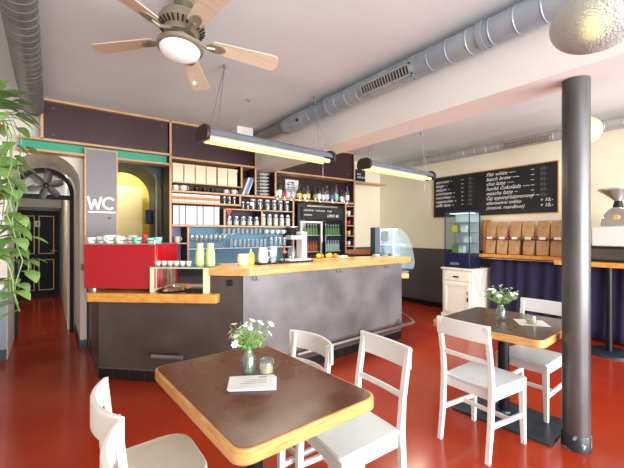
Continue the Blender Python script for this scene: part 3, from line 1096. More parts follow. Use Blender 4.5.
# black tiled plinth
path = [P0, P1, P3, P4, P5]
for (pa, pb) in zip(path[:-1], path[1:]):
    pa, pb = Vector((pa[0], pa[1], 0)), Vector((pb[0], pb[1], 0))
    L = (pb - pa).length
    d = (pb - pa).normalized()
    o_ = Vector((d.y, -d.x, 0))
    b = MB()
    nt_ = max(1, round(L / .17))
    for k in range(nt_):
        s0, s1 = L * k / nt_ + .002, L * (k + 1) / nt_ - .002
        q = [pa + d * s0 - o_ * .03, pa + d * s1 - o_ * .03, pa + d * s1 + o_ * .012, pa + d * s0 + o_ * .012]
        b.prism([v[:2] for v in q], 0.002, .105)
    b.build('plinth_tiles', M['tile'], bar)
    MB().prism([v[:2] for v in (pa - o_ * .04, pb - o_ * .04, pb + o_ * .009, pa + o_ * .009)], .001, .112).build('plinth_grout', M['grout'], bar)
# low counter
lc = round_poly([(.375, 5.42), (.33, 4.3), (.262, 4.06), (.35, 3.99), (1.245, 3.235), (1.30, 3.30), (1.62, 3.80), (.90, 4.55), (.90, 5.42)],
                [0, .1, .1, .06, .02, 0, .05, .05, 0])
MB().prism(lc, .80, .885).build('low_worktop', M['oak_bright'], bar, bevel=.008)
# high counter
hc = round_poly([(1.17, 3.39), (1.505, 3.07), (4.11, 3.289), (4.085, 3.60), (3.6, 3.79), (1.75, 3.64), (1.50, 3.80)], [0.01, .02, .03, .02, 0.02, 0, .02])
MB().prism(hc, 1.055, 1.13).build('high_worktop', mat('pale_varnished_oak', (206, 148, 84), .3, col2=(222, 172, 112), scale=3, stretch=(1, 6, 10), coat=.3), bar, bevel=.006)
# lower service counter at the right end
MB().prism([(3.70, 3.90), (4.12, 3.63), (4.32, 3.51), (4.60, 3.95), (4.2, 4.25), (3.9, 4.25)], .79, .86).build('service_worktop', M['oak_bright'], bar, bevel=.004)
MB().prism([(3.74, 3.92), (4.03, 3.74), (4.16, 4.1), (3.95, 4.2)], .0, .79).build('service_base', M['bar_panel'], bar)
# foot rail
rz = .22
def rp(s, o_, z):
    p = a + h * s - m1 * o_
    return (p.x, p.y, z)
MB().tube([rp(.55, .13, rz), rp(2.55, .13, rz), (4.12, 3.26, rz)], .017, 8).build('foot_rail', M['steel'], bar)
MB().tube([(4.12, 3.26, rz), (4.19, 3.36, rz), (4.32, 3.72, .29), (4.17, 4.02, .30)], .015, 8).build('foot_rail', M['steel'], bar)
for s in (.9, 1.65, 2.4):
    MB().bar(rp(s, 0, rz + .02), rp(s, .13, rz), .03, .012, side=(0, 0, 1)).build('rail_bracket', M['steel'], bar)
    MB().lathe([(0, 0), (.03, 0), (.03, .01), (0, .01)], 16, mtx=Matrix.Translation(rp(s, .018, rz + .03)) @ Matrix.Rotation(PI / 2, 4, 'X')).build('bracket_plate', M['chrome'], bar)
# short rail on the diagonal front
dd = Vector((.7199, -.694, 0)); nn = Vector((-.694, -.7199, 0))
q0 = Vector((.87, 3.737, .285)) + nn * .10
MB().tube([q0 - dd * .03, q0 + dd * .28], .018, 8).build('foot_rail', M['bar_metal'], bar)
MB().bar(q0 + dd * .22 - nn * .1, q0 + dd * .22, .03, .012, side=(0, 0, 1)).build('rail_bracket', M['chrome'], bar)
# sockets and hooks under the high worktop
MB().box(-.03, .03, -.004, .004, -.03, .03, Matrix.Translation((1.375, 3.24, .985)) @ Matrix.Rotation(-.76, 4, 'Z')).build('socket', M['black'], bar)
for s in (.09, .13, 1.21, 1.27, 2.10, 2.16):
    p = rp(s, .03, 1.055)
    MB().tube([p, (p[0], p[1], 1.02), (p[0] + .012, p[1] - .008, 1.0), (p[0] + .02, p[1] - .01, 1.015)], .0035, 6).build('hook', M['black'], bar)


# frame along the low counter front
ld = Vector((.76, -.65, 0)); ln = Vector((.65, .76, 0)); lo_ = Vector((.35, 4.0, 0))
LRZ = math.atan2(ld.y, ld.x)


def lp(s, t_, z):
    p = lo_ + ld * s + ln * t_
    return (p.x, p.y, z)


# espresso machine
em = thing('espresso_machine', 'big red espresso machine seen from behind on the low oak counter', 'coffee machine', lp(.165, .10, .885), LRZ)
MB().prism([(-.33, .02), (.33, .02), (.33, .5), (-.33, .5)], .05, .2).build('body', M['black'], em)
MB().prism(round_poly([(-.37, 0), (.37, 0), (.35, .05), (-.35, .05)], .01), .03, .462).build('back_panel', M['red'], em, bevel=.01)
for sx in (-1, 1):
    MB().box(sx * .34, sx * .36, .05, .5, .03, .462).build('side_panel', M['red'], em, bevel=.006)
MB().box(-.34, .34, .05, .5, .2, .452).build('boiler_case', M['steel'], em, bevel=.01)
MB().box(-.36, .36, 0.01, .5, .462, .47).build('cup_tray', M['steel'], em)
MB().tube([(-.35, .02, .50), (.35, .02, .50)], .005, 6).build('cup_rail', M['chrome'], em)
for s in (-1, 1):
    MB().tube([(s * .35, .02, .47), (s * .35, .02, .50)], .005, 6).build('cup_rail', M['chrome'], em)
for sx in (-.3, .3):
    for sy in (.06, .44):
        MB().lathe([(0, 0), (.025, 0), (.02, .055), (0, .055)], 12, (sx, sy, 0)).build('foot', M['steel'], em)
for sx in (-.15, .15):
    MB().tube([(sx, .5, .3), (sx, .56, .3), (sx, .56, .2)], .03, 12).build('group_head', M['chrome'], em, smooth=True)
G = 'cups on the espresso machine'
cups = [(.02, .06, 'w', 1.0, 'white cup at the left front on the espresso machine'),
        (.1, .10, 'w', 1.15, 'large white cup, second from left on the espresso machine'),
        (.2, .08, 'w', 1.35, 'largest white bowl on the espresso machine'),
        (.31, .07, 'w', 1.1, 'white cup right of the largest bowl on the espresso machine'),
        (.41, .11, 'w', 1.0, 'white cup at mid top of the espresso machine'),
        (.49, .07, 'm', 1.0, 'mint cup left of the red can on the espresso machine'),
        (.62, .08, 'm', .9, 'mint cup right of the red can on the espresso machine'),
        (.68, .11, 'm', 1.0, 'mint cup at the right end of the espresso machine'),
        (.15, .25, 'w', 1.3, 'white cup behind the front row, left, on the espresso machine'),
        (.32, .25, 'w', 1.3, 'white cup behind the front row, middle, on the espresso machine')]
for s, tt, k, sc, lb in cups:
    use('mc' + k, lambda: cup_proto('coffee_cup', '', 'cup', .043, .062, M['white_ceramic'] if k == 'w' else M['mint_ceramic'], G),
        lp(s - .17, tt + .08, 1.356), rnd.uniform(0, 6), lb, G, (sc, sc, sc))
o = MB().lathe([(0, 0), (.025, 0), (.025, .09), (0, .09)], 14).build('red_can', M['can_red'], smooth=True)
put(o, lp(.37, .2, 1.356))
tag(o, 'red can standing between the mint cups on the espresso machine', 'can')

# cream open box unit right of the machine
ub = thing('open_shelf_box', 'cream open fronted box unit with green glass top on the low counter', 'shelf box', lp(.50, .06, .885), LRZ)
W = .575
MB().box(0, .022, 0, .3, 0, .235).build('side_panel', M['box_cream'], ub)
MB().box(W - .05, W, 0, .3, 0, .235).build('side_panel', M['box_cream'], ub)
MB().box(0, W, 0, .3, .235, .247).build('top_panel', M['box_cream'], ub)
MB().box(-.01, W + .02, -.01, .31, .247, .255).build('glass_top', M['green_glass'], ub)
MB().box(.022, .16, .2, .205, 0, .235).build('back_panel', thin_glass('pale_green_glass', (205, 230, 200), .3), ub)
# pans inside
t = thing('black_tray', 'round black tray under the open cream box', 'tray', lp(.67, .17, .886), LRZ)
MB().lathe([(0, 0), (.12, 0), (.14, .018), (.135, .018), (.115, .006), (0, .006)], 28).build('tray', M['black'], t, smooth=True)
t = thing('steel_pan_lid', 'shiny steel lid lying on the round black tray', 'lid', lp(.685, .17, .893), LRZ)
MB().lathe([(.10, 0), (.105, .004), (.08, .035), (.02, .047), (0, .048)], 28).build('dome', M['chrome'], t, smooth=True)
MB().lathe([(0, .042), (.012, .042), (.015, .06), (0, .062)], 12).build('knob', M['chrome'], t, smooth=True)
t = thing('flat_scale', 'flat black scale in the open cream box', 'scale', lp(.925, .17, .886), LRZ)
MB().box(-.085, .085, -.08, .08, 0, .03).build('base', M['black'], t, bevel=.005)
MB().box(-.07, .07, -.06, .06, .03, .036).build('plate', M['pan'], t)
# espresso cups row on top
G = 'small cups on the green glass top'
for k in range(6):
    use('esp', lambda: cup_proto('espresso_cup', '', 'cup', .029, .045, M['white_ceramic'] if k != 2 else M['white_ceramic'], G),
        lp(.54 + .062 * k, .14, 1.141), 2.4, 'small white cup, %s from the left on the green glass top' % ords[k], G)
for k in range(2):
    def carafe():
        c = thing('syrup_bottle', '', 'bottle')
        MB().lathe([(0, 0), (.041, 0), (.045, .01), (.045, .12), (.032, .17), (.03, .2), (0, .2)], 20).build('bottle_body', M['green_drink'], c, smooth=True)
        MB().lathe([(0, .195), (.032, .195), (.032, .218), (0, .218)], 16).build('cap', M['box_cream'], c, smooth=True)
        return c
    use('carafe', carafe, lp(.95 + .105 * k, .17, 1.141), 0, ['pale green bottle, left one of the pair beside the small cups', 'pale green bottle, right one of the pair next to the high counter'][k], 'pale green bottles')


# high counter frame
def hp(s, t_, z=1.131):
    p = a + h * s + m1 * t_
    return (p.x, p.y, z)


HRZ = math.atan2(h.y, h.x)
t = thing('sugar_jar', 'wide cream jar at the left of the high counter', 'jar', hp(.13, .22))
MB().lathe([(0, 0), (.055, 0), (.06, .01), (.06, .09), (.052, .1), (0, .1)], 24).build('jar_body', M['box_cream'], t, smooth=True)
MB().lathe([(0, .1), (.056, .1), (.056, .115), (0, .115)], 24).build('lid', M['cream'], t, smooth=True)
t = thing('squeeze_bottle', 'yellow squeeze bottle with a nozzle beside the cream jar', 'bottle', hp(.25, .27))
MB().lathe([(0, 0), (.035, 0), (.036, .01), (.036, .1), (.018, .125), (0, .125)], 20).build('bottle_body', M['yellow'], t, smooth=True)
MB().lathe([(0, .12), (.017, .12), (.004, .165), (0, .165)], 14).build('nozzle', M['green_drink'], t, smooth=True)
t = thing('white_jug', 'white jug with handle on the black tray of the high counter', 'jug', hp(.38, .24, 1.146))
MB().lathe([(0, 0), (.05, 0), (.058, .04), (.05, .1), (.044, .15), (.05, .155), (.04, .15), (0, .14)], 24).build('jug_body', M['white_ceramic'], t, smooth=True)
MB().tube([(.045, 0, .13), (.09, 0, .12), (.09, 0, .06), (.055, 0, .04)], .007, 8).build('handle', M['white_ceramic'], t, smooth=True)
for k in range(6):
    def pcup():
        c = thing('paper_cup', '', 'cup')
        MB().lathe([(0, 0), (.03, 0), (.041, .1), (.044, .1), (.044, .104), (.039, .104), (.029, .003), (0, .003)], 20).build('cup_wall', M['binder'], c, smooth=True)
        return c
    use('pcup', pcup, hp(.53, .27, 1.146 + .013 * k), 0, 'grey takeaway cup, %s from the bottom of the nested stack' % ords[k], 'nested grey takeaway cups')
t = thing('serving_tray', 'thin black rectangular tray on the high counter', 'tray', hp(.64, .24), HRZ)
MB().box(-.36, .36, -.1, .1, 0, .008).box(-.36, .36, -.1, -.094, 0, .014).box(-.36, .36, .094, .1, 0, .014).box(-.36, -.354, -.1, .1, 0, .014).box(.354, .36, -.1, .1, 0, .014).build('tray', M['black'], t)
t = thing('tumbler_row', 'clear tumbler standing on the black tray', 'glass', hp(.46, .17, 1.14))
MB().lathe([(0, 0), (.028, 0), (.034, .08), (.031, .08), (.025, .006), (0, .006)], 18).build('tumbler', M['glass_milky'], t, smooth=True)
t.name = 'drinking_glass'
t = thing('tamper_stand', 'small black stand with steel tampers on the black tray', 'stand', hp(.63, .20, 1.14), HRZ)
MB().box(-.05, .05, -.04, .04, 0, .012).box(-.006, .006, -.006, .006, .012, .14).build('stand', M['black'], t)
MB().lathe([(0, .1), (.03, .1), (.03, .12), (.008, .13), (.012, .18), (0, .185)], 16).build('tamper', M['wood_dark'], t, smooth=True)
# coffee grinder
t = thing('coffee_grinder', 'coffee grinder with dark hopper and white tower on the high counter', 'grinder', hp(.84, .26, 1.146), HRZ)
MB().box(-.16, .16, -.09, .09, .0, .02).build('base_plate', M['can_white'], t, bevel=.005)
MB().box(.05, .12, -.06, .06, .02, .33).build('tower', M['white_ceramic'], t, bevel=.008)
MB().box(-.11, .08, -.055, .055, .24, .29).build('arm', M['galv'], t, bevel=.006)
MB().lathe([(0, .27), (.02, .27), (.075, .38), (.072, .38), (.0, .28)], 24, (-.06, 0, 0)).build('hopper', M['pan'], t, smooth=True)
MB().lathe([(0, .38), (.077, .38), (.077, .39), (0, .39)], 24, (-.06, 0, 0)).build('hopper_lid', M['steel'], t, smooth=True)
MB().lathe([(.0, .02), (.045, .02), (.05, .1), (.03, .17), (0, .17)], 20, (-.06, 0, 0)).build('carafe', M['glass_milky'], t, smooth=True)
MB().tube([(-.06, 0, .24), (-.06, 0, .18)], .018, 10).build('spout', M['black'], t)
# cake board and fruit
t = thing('serving_board', 'flat wooden board carrying fruit on the high counter', 'board', hp(1.45, .33), HRZ)
MB().prism(rpoly(-.34, .34, -.09, .09, .05), 0, .014).build('board', M['oak'], t, bevel=.003)
fruits = [(-.2, .0, .034, 'fruit', 'yellow fruit at the left end of the wooden board'), (-.13, .02, .03, 'fruit_orange', 'orange fruit beside the leftmost yellow fruit'),
          (-.06, -.02, .032, 'fruit', 'yellow fruit in the middle of the heap on the board'), (.01, .02, .034, 'fruit', 'yellow fruit right of the middle of the board'),
          (.08, -.01, .03, 'fruit_orange', 'orange fruit at the right end of the heap')]
for s, tt, r, mm, lb in fruits:
    p = hp(1.45 + s, .33 + tt, 1.145)
    t = thing('citrus_fruit', lb, 'fruit', p, 0, 'fruit on the wooden board')
    MB().sphere((0, 0, r * .93), r, .93).build('peel', M[mm], t, smooth=True)
    MB().lathe([(0, r * 1.84), (.004, r * 1.84), (.003, r * 1.95), (0, r * 1.95)], 8).build('stalk', M['leaf'], t)
o = MB().box(-.06, .06, -.04, .04, 0, .02).build('folded_napkin', M['cloth'], bevel=.004)
put(o, hp(1.66, .32, 1.146), HRZ)
tag(o, 'folded pale napkin at the right end of the wooden board', 'napkin')
# wooden box on rear cabinet
rc = thing('rear_cabinet', 'dark cabinet standing behind the bar under a wooden box', 'cabinet', (4.32, 4.6, 0), -.63)
MB().box(-.28, .28, -.15, .2, 0, 1.08).build('carcass', M['purple_panel'], rc)
MB().box(-.27, -.01, -.162, -.15, .05, 1.04).build('door', M['purple_panel'], rc)
MB().box(.01, .27, -.162, -.15, .05, 1.04).build('door', M['purple_panel'], rc)
MB().box(-.29, .29, -.17, .21, 1.08, 1.10).build('top', M['black'], rc)
t = thing('wooden_box', 'low reddish wooden box on the cabinet behind the bar', 'box', (4.30, 4.58, 1.101), -.63)
MB().box(-.2, .2, -.08, .08, 0, .01).box(-.2, .2, -.08, -.068, 0, .08).box(-.2, .2, .068, .08, 0, .08).build('tray_box', M['wood_dark'], t)
MB().box(-.2, -.188, -.068, .068, 0, .08).box(.188, .2, -.068, .068, 0, .08).build('end_panel', M['wood_dark'], t)

# glass pastry case at bar end
pc = thing('pastry_case', 'curved glass pastry display case with navy side at the bar end', 'display case', (4.20, 3.69, .861), -.52)
pc.scale = (.82, .9, 1)
prof = [(-.27, .0), (.27, .0), (.36, .06), (.395, .16), (.375, .30), (.32, .45), (.24, .58), (.12, .675), (-.27, .675)]


def xz(poly, y0, y1, b=None):
    b = b or MB()
    return b.prism([(p[0], p[1]) for p in poly], -y1, -y0, Matrix.Rotation(PI / 2, 4, 'X'))


xz([(-.36, 0), (-.27, 0), (-.27, .69), (-.36, .69)], 0, .30).build('side_cabinet', M['navy'], pc)
xz(prof, .0, .006).build('side_pane', M['window_glass'], pc)
xz(prof, .414, .42).build('side_pane', M['window_glass'], pc)
b = MB()
b.grid([[(x, y, z) for y in (.006, .414)] for x, z in prof[2:8]])
b.build('curved_pane', M['window_glass'], pc, smooth=True, solid=.004)
b = MB()
b.grid([[(x, y, z) for y in (.0, .42)] for x, z in [(.12, .675), (.0, .68), (-.27, .68)]])
b.build('top_pane', M['window_glass'], pc, solid=.006)
xz([(-.27, 0), (.27, 0), (.27, .03), (-.27, .03)], .006, .414).build('deck', M['case_liner'], pc)
xz([(-.26, .03), (.26, .03), (.28, .45), (.1, .64), (-.26, .64)], .404, .412).build('rear_liner', M['case_liner'], pc)
xz([(-.26, .22), (.30, .22), (.30, .23), (-.26, .23)], .01, .41).build('shelf', M['can_white'], pc)
xz([(-.26, .42), (.24, .42), (.24, .43), (-.26, .43)], .01, .41).build('shelf', M['can_white'], pc)
xz([(-.25, .645), (.08, .645), (.08, .665), (-.25, .665)], .05, .08).build('light_strip', M['cool_light'], pc)
xz([(-.02, .03), (.0, .03), (.0, .67), (-.02, .67)], .0, .01).build('mullion', M['steel'], pc)
xz([(-.24, .48), (-.12, .48), (-.12, .62), (-.24, .62)], -.003, .0).build('sticker', M['pan'], pc)
for k, (x, z, mm) in enumerate(((-.15, .031, 'sugar'), (.02, .031, 'wood_dark'), (.16, .031, 'sugar'), (-.12, .231, 'white_ceramic'), (.08, .231, 'sugar'))):
    o = MB().lathe([(0, 0), (.06, 0), (.065, .035), (.05, .05), (0, .055)], 18).build('cake', M[mm], smooth=True)
    q = Matrix.Translation(pc.location) @ Matrix.Rotation(-.52, 4, 'Z') @ Vector((x * .82, .2, z))
    o.location = q
    tag(o, ['left tan cake at the bottom of the glass case', 'dark cake at the middle bottom of the glass case', 'right tan cake at the bottom of the glass case',
            'white cake on the shelf of the glass case', 'tan cake on the shelf of the glass case'][k], 'cake', 'cakes in the glass case')
t = thing('green_packet', 'small pale green packet on the counter by the pastry case', 'packet', hp(2.33, .3), HRZ)
MB().box(-.05, .05, -.03, .03, 0, .03).build('pack', M['mint_ceramic'], t, bevel=.004)
MB().box(-.03, .03, -.031, -.03, .005, .025).build('pack_label', M['paper'], t)


# ================================================================== HANGING TUBE LAMPS
def tube_lamp(label, x0, y0, x1, y1, z):
    L = math.hypot(x1 - x0, y1 - y0)
    rz_ = math.atan2(y1 - y0, x1 - x0)
    t = thing('hanging_tube_lamp', label, 'lamp', ((x0 + x1) / 2, (y0 + y1) / 2, z), rz_)
    H = L / 2
    prof = [(-.105, -.01), (-.09, .035), (-.05, .062), (.05, .062), (.09, .035), (.105, -.01), (.098, -.012), (.085, .028), (-.085, .028), (-.098, -.012)]
    mt = Matrix.Rotation(PI / 2, 4, 'Z') @ Matrix.Rotation(PI / 2, 4, 'X')
    MB().prism(prof, -H, H, mt).build('housing', M['fixture'], t)
    for s in (-1, 1):
        cap = round_poly([(-.115, -.06), (.115, -.06), (.125, .03), (.07, .085), (-.07, .085), (-.125, .03)], .04)
        MB().prism(cap, s * H, s * (H + .035), mt).build('end_cap', M['fixture_end'], t, bevel=.004)
    for s in (-.05, .05):
        MB().tube([(-H + .02, s, -.042), (H - .02, s, -.042)], .024, 12).build('fluorescent_tube', M['tube'], t, smooth=True)
    MB().box(-H + .05, H - .05, -.012, .012, -.012, .028).build('ballast_rail', M['white_ceramic'], t)
    for s in (-1, 1):
        xx = s * (H - .08)
        top = CEIL - z - .004
        xt = s * (H - .2)
        MB().tube([(xx - .035, 0, .06), (xt, 0, top)], .0035, 6).build('chain', M['galv_dark'], t)
        MB().tube([(xx + .035, 0, .06), (xt, 0, top)], .0035, 6).build('chain', M['galv_dark'], t)
        MB().lathe([(0, top - .03), (.012, top - .03), (.016, top), (0, top)], 10, (xt, 0, 0)).build('ceiling_hook', M['galv_dark'], t)
    MB().tube([(H - .02, .05, -.03), (H - .02, .05, -.24)], .002, 6).build('pull_cord', M['galv_dark'], t)
    l = bpy.data.lights.new('tube_light', 'AREA')
    l.shape = 'RECTANGLE'
    l.size = L * .9
    l.size_y = .12
    l.energy = 26
    l.color = (1, .93, .75)
    lo2 = bpy.data.objects.new('tube_light', l)
    COL.objects.link(lo2)
    lo2.parent = t
    lo2.location = (0, 0, -.08)
    return t


tube_lamp('long hanging tube lamp over the left end of the bar, lit', 1.13, 3.22, 2.66, 3.375, 2.35)
tube_lamp('long hanging tube lamp beyond the ceiling beam, over the bar end', 3.38, 3.47, 4.90, 3.60, 2.37)

# ================================================================== CEILING FAN
fan = thing('ceiling_fan', 'five bladed wooden ceiling fan with a round white lamp bowl', 'fan', (.70, 2.455, 2.75))
fan.rotation_euler = (-.083, .096, 0)
MB().lathe([(0, .295), (.07, .295), (.06, .25), (.02, .235), (.015, .23), (.015, .15)], 24).build('ceiling_mount', M['fan_metal'], fan, smooth=True)
MB().lathe([(.015, .18), (.07, .175), (.135, .14), (.15, .105), (.15, .07), (.115, .045), (.09, .02), (0, .02)], 32).build('motor_housing', M['fan_metal'], fan, smooth=True)
b = MB()
for k in range(28):
    an = 2 * PI * k / 28
    b.bar((.119 * math.cos(an), .119 * math.sin(an), .042), (.15 * math.cos(an), .15 * math.sin(an), .07), .01, .006, side=(-math.sin(an), math.cos(an), 0))
b.build('cooling_slots', M['black'], fan)
MB().lathe([(0, .02), (.05, .02), (.045, -.02), (.12, -.035), (.148, -.055), (.148, -.075), (.13, -.085), (0, -.085)], 32).build('light_ring', M['fan_metal'], fan, smooth=True)
MB().lathe([(.13, -.083), (.122, -.105), (.09, -.127), (.045, -.14), (0, -.144)], 32).build('lamp_bowl', M['bowl_glass'], fan, smooth=True)
for k in range(5):
    an = math.radians(-12.7 + 72 * k)
    b = MB()
    pl = round_poly([(.2, -.05), (.655, -.076), (.675, .0), (.655, .076), (.2, .05)], [.02, .05, 0.0, .05, .02])
    b.prism(pl, -.004, .004, Matrix.Rotation(an, 4, 'Z') @ Matrix.Rotation(math.radians(-11), 4, 'X'))
    b.build('blade', M['fan_blade'], fan, bevel=.002)
    b = MB()
    mt = Matrix.Rotation(an, 4, 'Z')
    pts = [mt @ Vector(p) for p in ((.08, 0, .03), (.13, 0, .0), (.17, 0, -.02), (.22, 0, -.012))]
    b.tube(pts, .012, 8)
    b.prism(round_poly([(.16, -.01), (.2, -.035), (.27, -.03), (.3, 0), (.27, .03), (.2, .035), (.16, .01)], .01), -.014, -.005, mt @ Matrix.Rotation(math.radians(-11), 4, 'X'))
    b.build('blade_bracket', M['fan_metal'], fan)
MB().tube([(.09, -.06, -.08), (.09, -.06, -.30)], .0015, 6).build('pull_chain', M['steel'], fan)
MB().sphere((.09, -.06, -.31), .014, 1, 12, 8).build('pull_knob', M['white_ceramic'], fan, smooth=True)

# ================================================================== GLOBE LAMPS
t = thing('pendant_lamp', 'large pressed glass globe pendant at the top right, lit', 'lamp', (1.97, .565, 2.40))
MB().lathe([(.03, .125)] + [(.175 * math.sin(math.radians(q)), .125 * math.cos(math.radians(q))) for q in range(15, 181, 11)][:-1] + [(0, -.125)], 48).build('glass_globe', M['pressed'], t, smooth=True, sub=1)
MB().lathe([(0, .16), (.04, .16), (.05, .11), (0, .11)], 20).build('holder', M['steel'], t, smooth=True)
MB().tube([(0, 0, .16), (0, 0, CEIL - 2.40 - .002)], .005, 8).build('cord', M['black'], t)
MB().sphere((0, 0, 0), .035, 1.2).build('bulb', mat('warm_bulb', (255, 240, 170), .4, emit=(255, 236, 130), es=3), t, smooth=True)
t = thing('pendant_lamp', 'plain cream globe pendant behind the steel column', 'lamp', (5.25, 1.60, 2.70))
MB().sphere((0, 0, 0), .165, 1, 32, 20).build('glass_globe', M['opal_warm'], t, smooth=True)
MB().tube([(0, 0, .15), (0, 0, CEIL - 2.70 - .002)], .01, 8).build('stem', M['white_ceramic'], t)
MB().lathe([(0, .14), (.04, .14), (.03, .18), (0, .19)], 16).build('holder', M['white_ceramic'], t, smooth=True)
# small ceiling details
for x, y, lb in ((1.9, 3.9, 'small white ceiling hook left of the spiral duct'), (4.4, .95, 'small round spot on the far right of the ceiling')):
    o = MB().lathe([(0, 0), (.02, 0), (.012, -.03), (0, -.03)], 12).build('ceiling_hook', M['galv_dark'], smooth=True)
    put(o, (x, y, CEIL - .001))
    tag(o, lb, 'hook')

# ================================================================== CHALKBOARD MENU
cb = thing('menu_chalkboard', 'wide black menu chalkboard in a thin oak frame on the cream wall', 'chalkboard', (RX - .02, 3.32, 2.165))
HW, HH = 1.085, .385
MB().box(0, .018, -HW, HW, -HH, HH).build('board', M['chalkboard'], cb)
for z0, z1 in ((HH, HH + .014), (-HH - .014, -HH)):
    MB().box(-.006, .02, -HW - .014, HW + .014, z0, z1).build('frame', M['oak'], cb)
for y0, y1 in ((HW, HW + .014), (-HW - .014, -HW)):
    MB().box(-.006, .02, y0, y1, -HH, HH).build('frame', M['oak'], cb)
ROT = (PI / 2, 0, -PI / 2)
left_items = ['espresso', 'lungo', 'doppio', 'americano', 'macchiato', 'cappuccino', 'caffè latte']
for k, s_ in enumerate(left_items):
    z = .27 - .076 * k
    text_mesh('lettering', s_ + ' ~', .082, M['chalk'], cb, (-.003, 1.04, z), ROT, .35, bold=-.0002)
    text_mesh('lettering', '~', .08, M['chalk'], cb, (-.003, .50, z), ROT, .3)
    text_mesh('lettering', ['45,-', '45,-', '55,-', '50,-', '50,-', '60,-', '65,-'][k], .07, M['chalk_faint'], cb, (-.003, .36, z), ROT, .2)
right_items = ['Flat white ~~', 'batch brew ~~', 'chai latte ~~', 'horká čokoláda ~~', 'matcha latte ~', 'čaj sypaný/zázvorový ~', 'alternativní mléko', '(ovesné, mandlové)']
prices = ['65,-', '55,-', '65,-', '65,-', '69,-', '45,-', '+ 10,-', '+ 10,-']
for k, s_ in enumerate(right_items):
    z = .285 - .082 * k
    text_mesh('lettering', s_, .09 if k < 6 else .08, M['chalk'], cb, (-.003, .02, z), ROT, .4, bold=-.0003)
    text_mesh('lettering', '~' if k < 6 else '', .09, M['chalk'], cb, (-.003, -.70, z), ROT, .3) if k < 6 else None
    text_mesh('lettering', prices[k], .075, M['chalk_faint'] if k < 6 else M['chalk'], cb, (-.003, -.84, z), ROT, .2)

# ================================================================== RIGHT SIDE: bag shelf, counter, curtain
bs = thing('oak_wall_counter', 'narrow oak counter shelf on the right wall under the menu board', 'shelf', (0, 0, 0))
MB().box(5.88, RX - .005, 2.02, 3.31, 1.065, 1.12).build('top', M['oak_bright'], bs, bevel=.004)
MB().tube([(5.9, 2.03, 1.045), (5.9, 3.3, 1.045)], .006, 6).build('curtain_wire', M['steel'], bs)
wc_ = thing('grinder_counter', 'high oak counter table on a black pedestal along the right wall', 'table', (0, 0, 0))
MB().box(5.40, RX - .005, -.6, 2.0, 1.045, 1.105).build('top', M['oak_bright'], wc_, bevel=.004)
MB().tube([(5.50, 1.44, .03), (5.50, 1.44, 1.045)], .035, 20).build('pole', M['black_metal'], wc_, smooth=True)
MB().lathe([(0, .001), (.25, .001), (.25, .02), (.23, .03), (.05, .036), (0, .036)], 40, (5.50, 1.44, 0)).build('base', M['iron'], wc_, smooth=True)


def curtain(y0, y1, x, z0, z1, label):
    b = MB()
    rows_ = []
    nn_ = int((y1 - y0) / .02)
    for j in range(9):
        z = z0 + (z1 - z0) * j / 8
        row = []
        for i in range(nn_ + 1):
            y = y0 + (y1 - y0) * i / nn_
            am = .028 * (1 - .35 * j / 8)
            row.append((x + am * math.sin(y * 34 + .6 * math.sin(y * 9) + .15 * j) + .012 * math.sin(y * 11 + j * .2), y, z))
        rows_.append(row)
    b.grid(rows_)
    o = b.build('curtain', M['curtain'], smooth=True, solid=.004, angle=180)
    return tag(o, label, 'curtain')


curtain(2.03, 3.15, 5.97, .04, 1.03, 'dark navy purple curtain hanging beneath the paper bag shelf')
curtain(-.6, 2.0, 5.95, .04, 1.03, 'navy purple curtain hanging beneath the high counter with the coffee mill')

# paper coffee bag rack
rk = thing('bag_rack', 'low wooden rack board holding the upper row of paper bags', 'rack', (6.06, 0, 1.12))
MB().box(-.1, .125, 2.06, 3.27, .255, .27).build('shelf_board', M['wood_dark'], rk)
MB().box(-.1, .125, 3.255, 3.275, .0, .57).build('side_panel', M['wood_dark'], rk)
MB().box(-.1, .125, 2.06, 2.08, .0, .27).build('side_panel', M['wood_dark'], rk)
MB().box(.11, .125, 2.08, 3.255, .0, .3).build('back_board', M['oak'], rk)


def bag():
    c = thing('coffee_bag', '', 'bag')
    b = MB()
    rows_ = []
    for j, (z, wy, dx) in enumerate(((0, .062, .038), (.01, .066, .042), (.09, .068, .036), (.16, .07, .02), (.2, .071, .006), (.225, .071, .003))):
        rows_.append([(sx * dx, sy * wy, z) for sx, sy in ((-1, -1), (-1, -.3), (-1, .3), (-1, 1), (1, 1), (1, .3), (1, -.3), (1, -1), (-1, -1))])
        if 0 < j < 4:
            rows_[-1] = [(x - (.01 if abs(y) < wy * .5 and x < 0 else 0), y, z_) for x, y, z_ in rows_[-1]]
    b.grid(rows_)
    b.prism([(-.038, -.062), (.038, -.062), (.038, .062), (-.038, .062)], 0, .002)
    b.build('pouch', M['kraft'], c, smooth=True)
    MB().box(-.045, -.044, -.012, .0, .13, .142).build('stamp', M['ink'], c)
    return c


for k in range(6):
    use('bag', bag, (6.04, 3.165 - .2 * k + .02 * (k % 2), 1.391), rnd.uniform(-.12, .12), 'brown paper coffee bag, %s from the left in the upper row' % ords[k], 'paper coffee bags, upper row', (1, 1.2, 1.16))
for k in range(6):
    use('bag', bag, (6.02, 3.165 - .2 * k + .01 * (k % 3), 1.121), rnd.uniform(-.15, .15), 'brown paper coffee bag, %s from the left in the lower row' % ords[k], 'paper coffee bags, lower row', (1, 1.18, 1.03))
for k in range(6):
    o = MB().box(-.003, 0, -.045, .045, 0, .04).build('price_card', M['paper'])
    o.location = (5.958, 3.16 - .2 * k, 1.365)
    tag(o, 'white price card at the foot of the %s upper coffee bag' % ords[k], 'card', 'price cards under the upper bags')

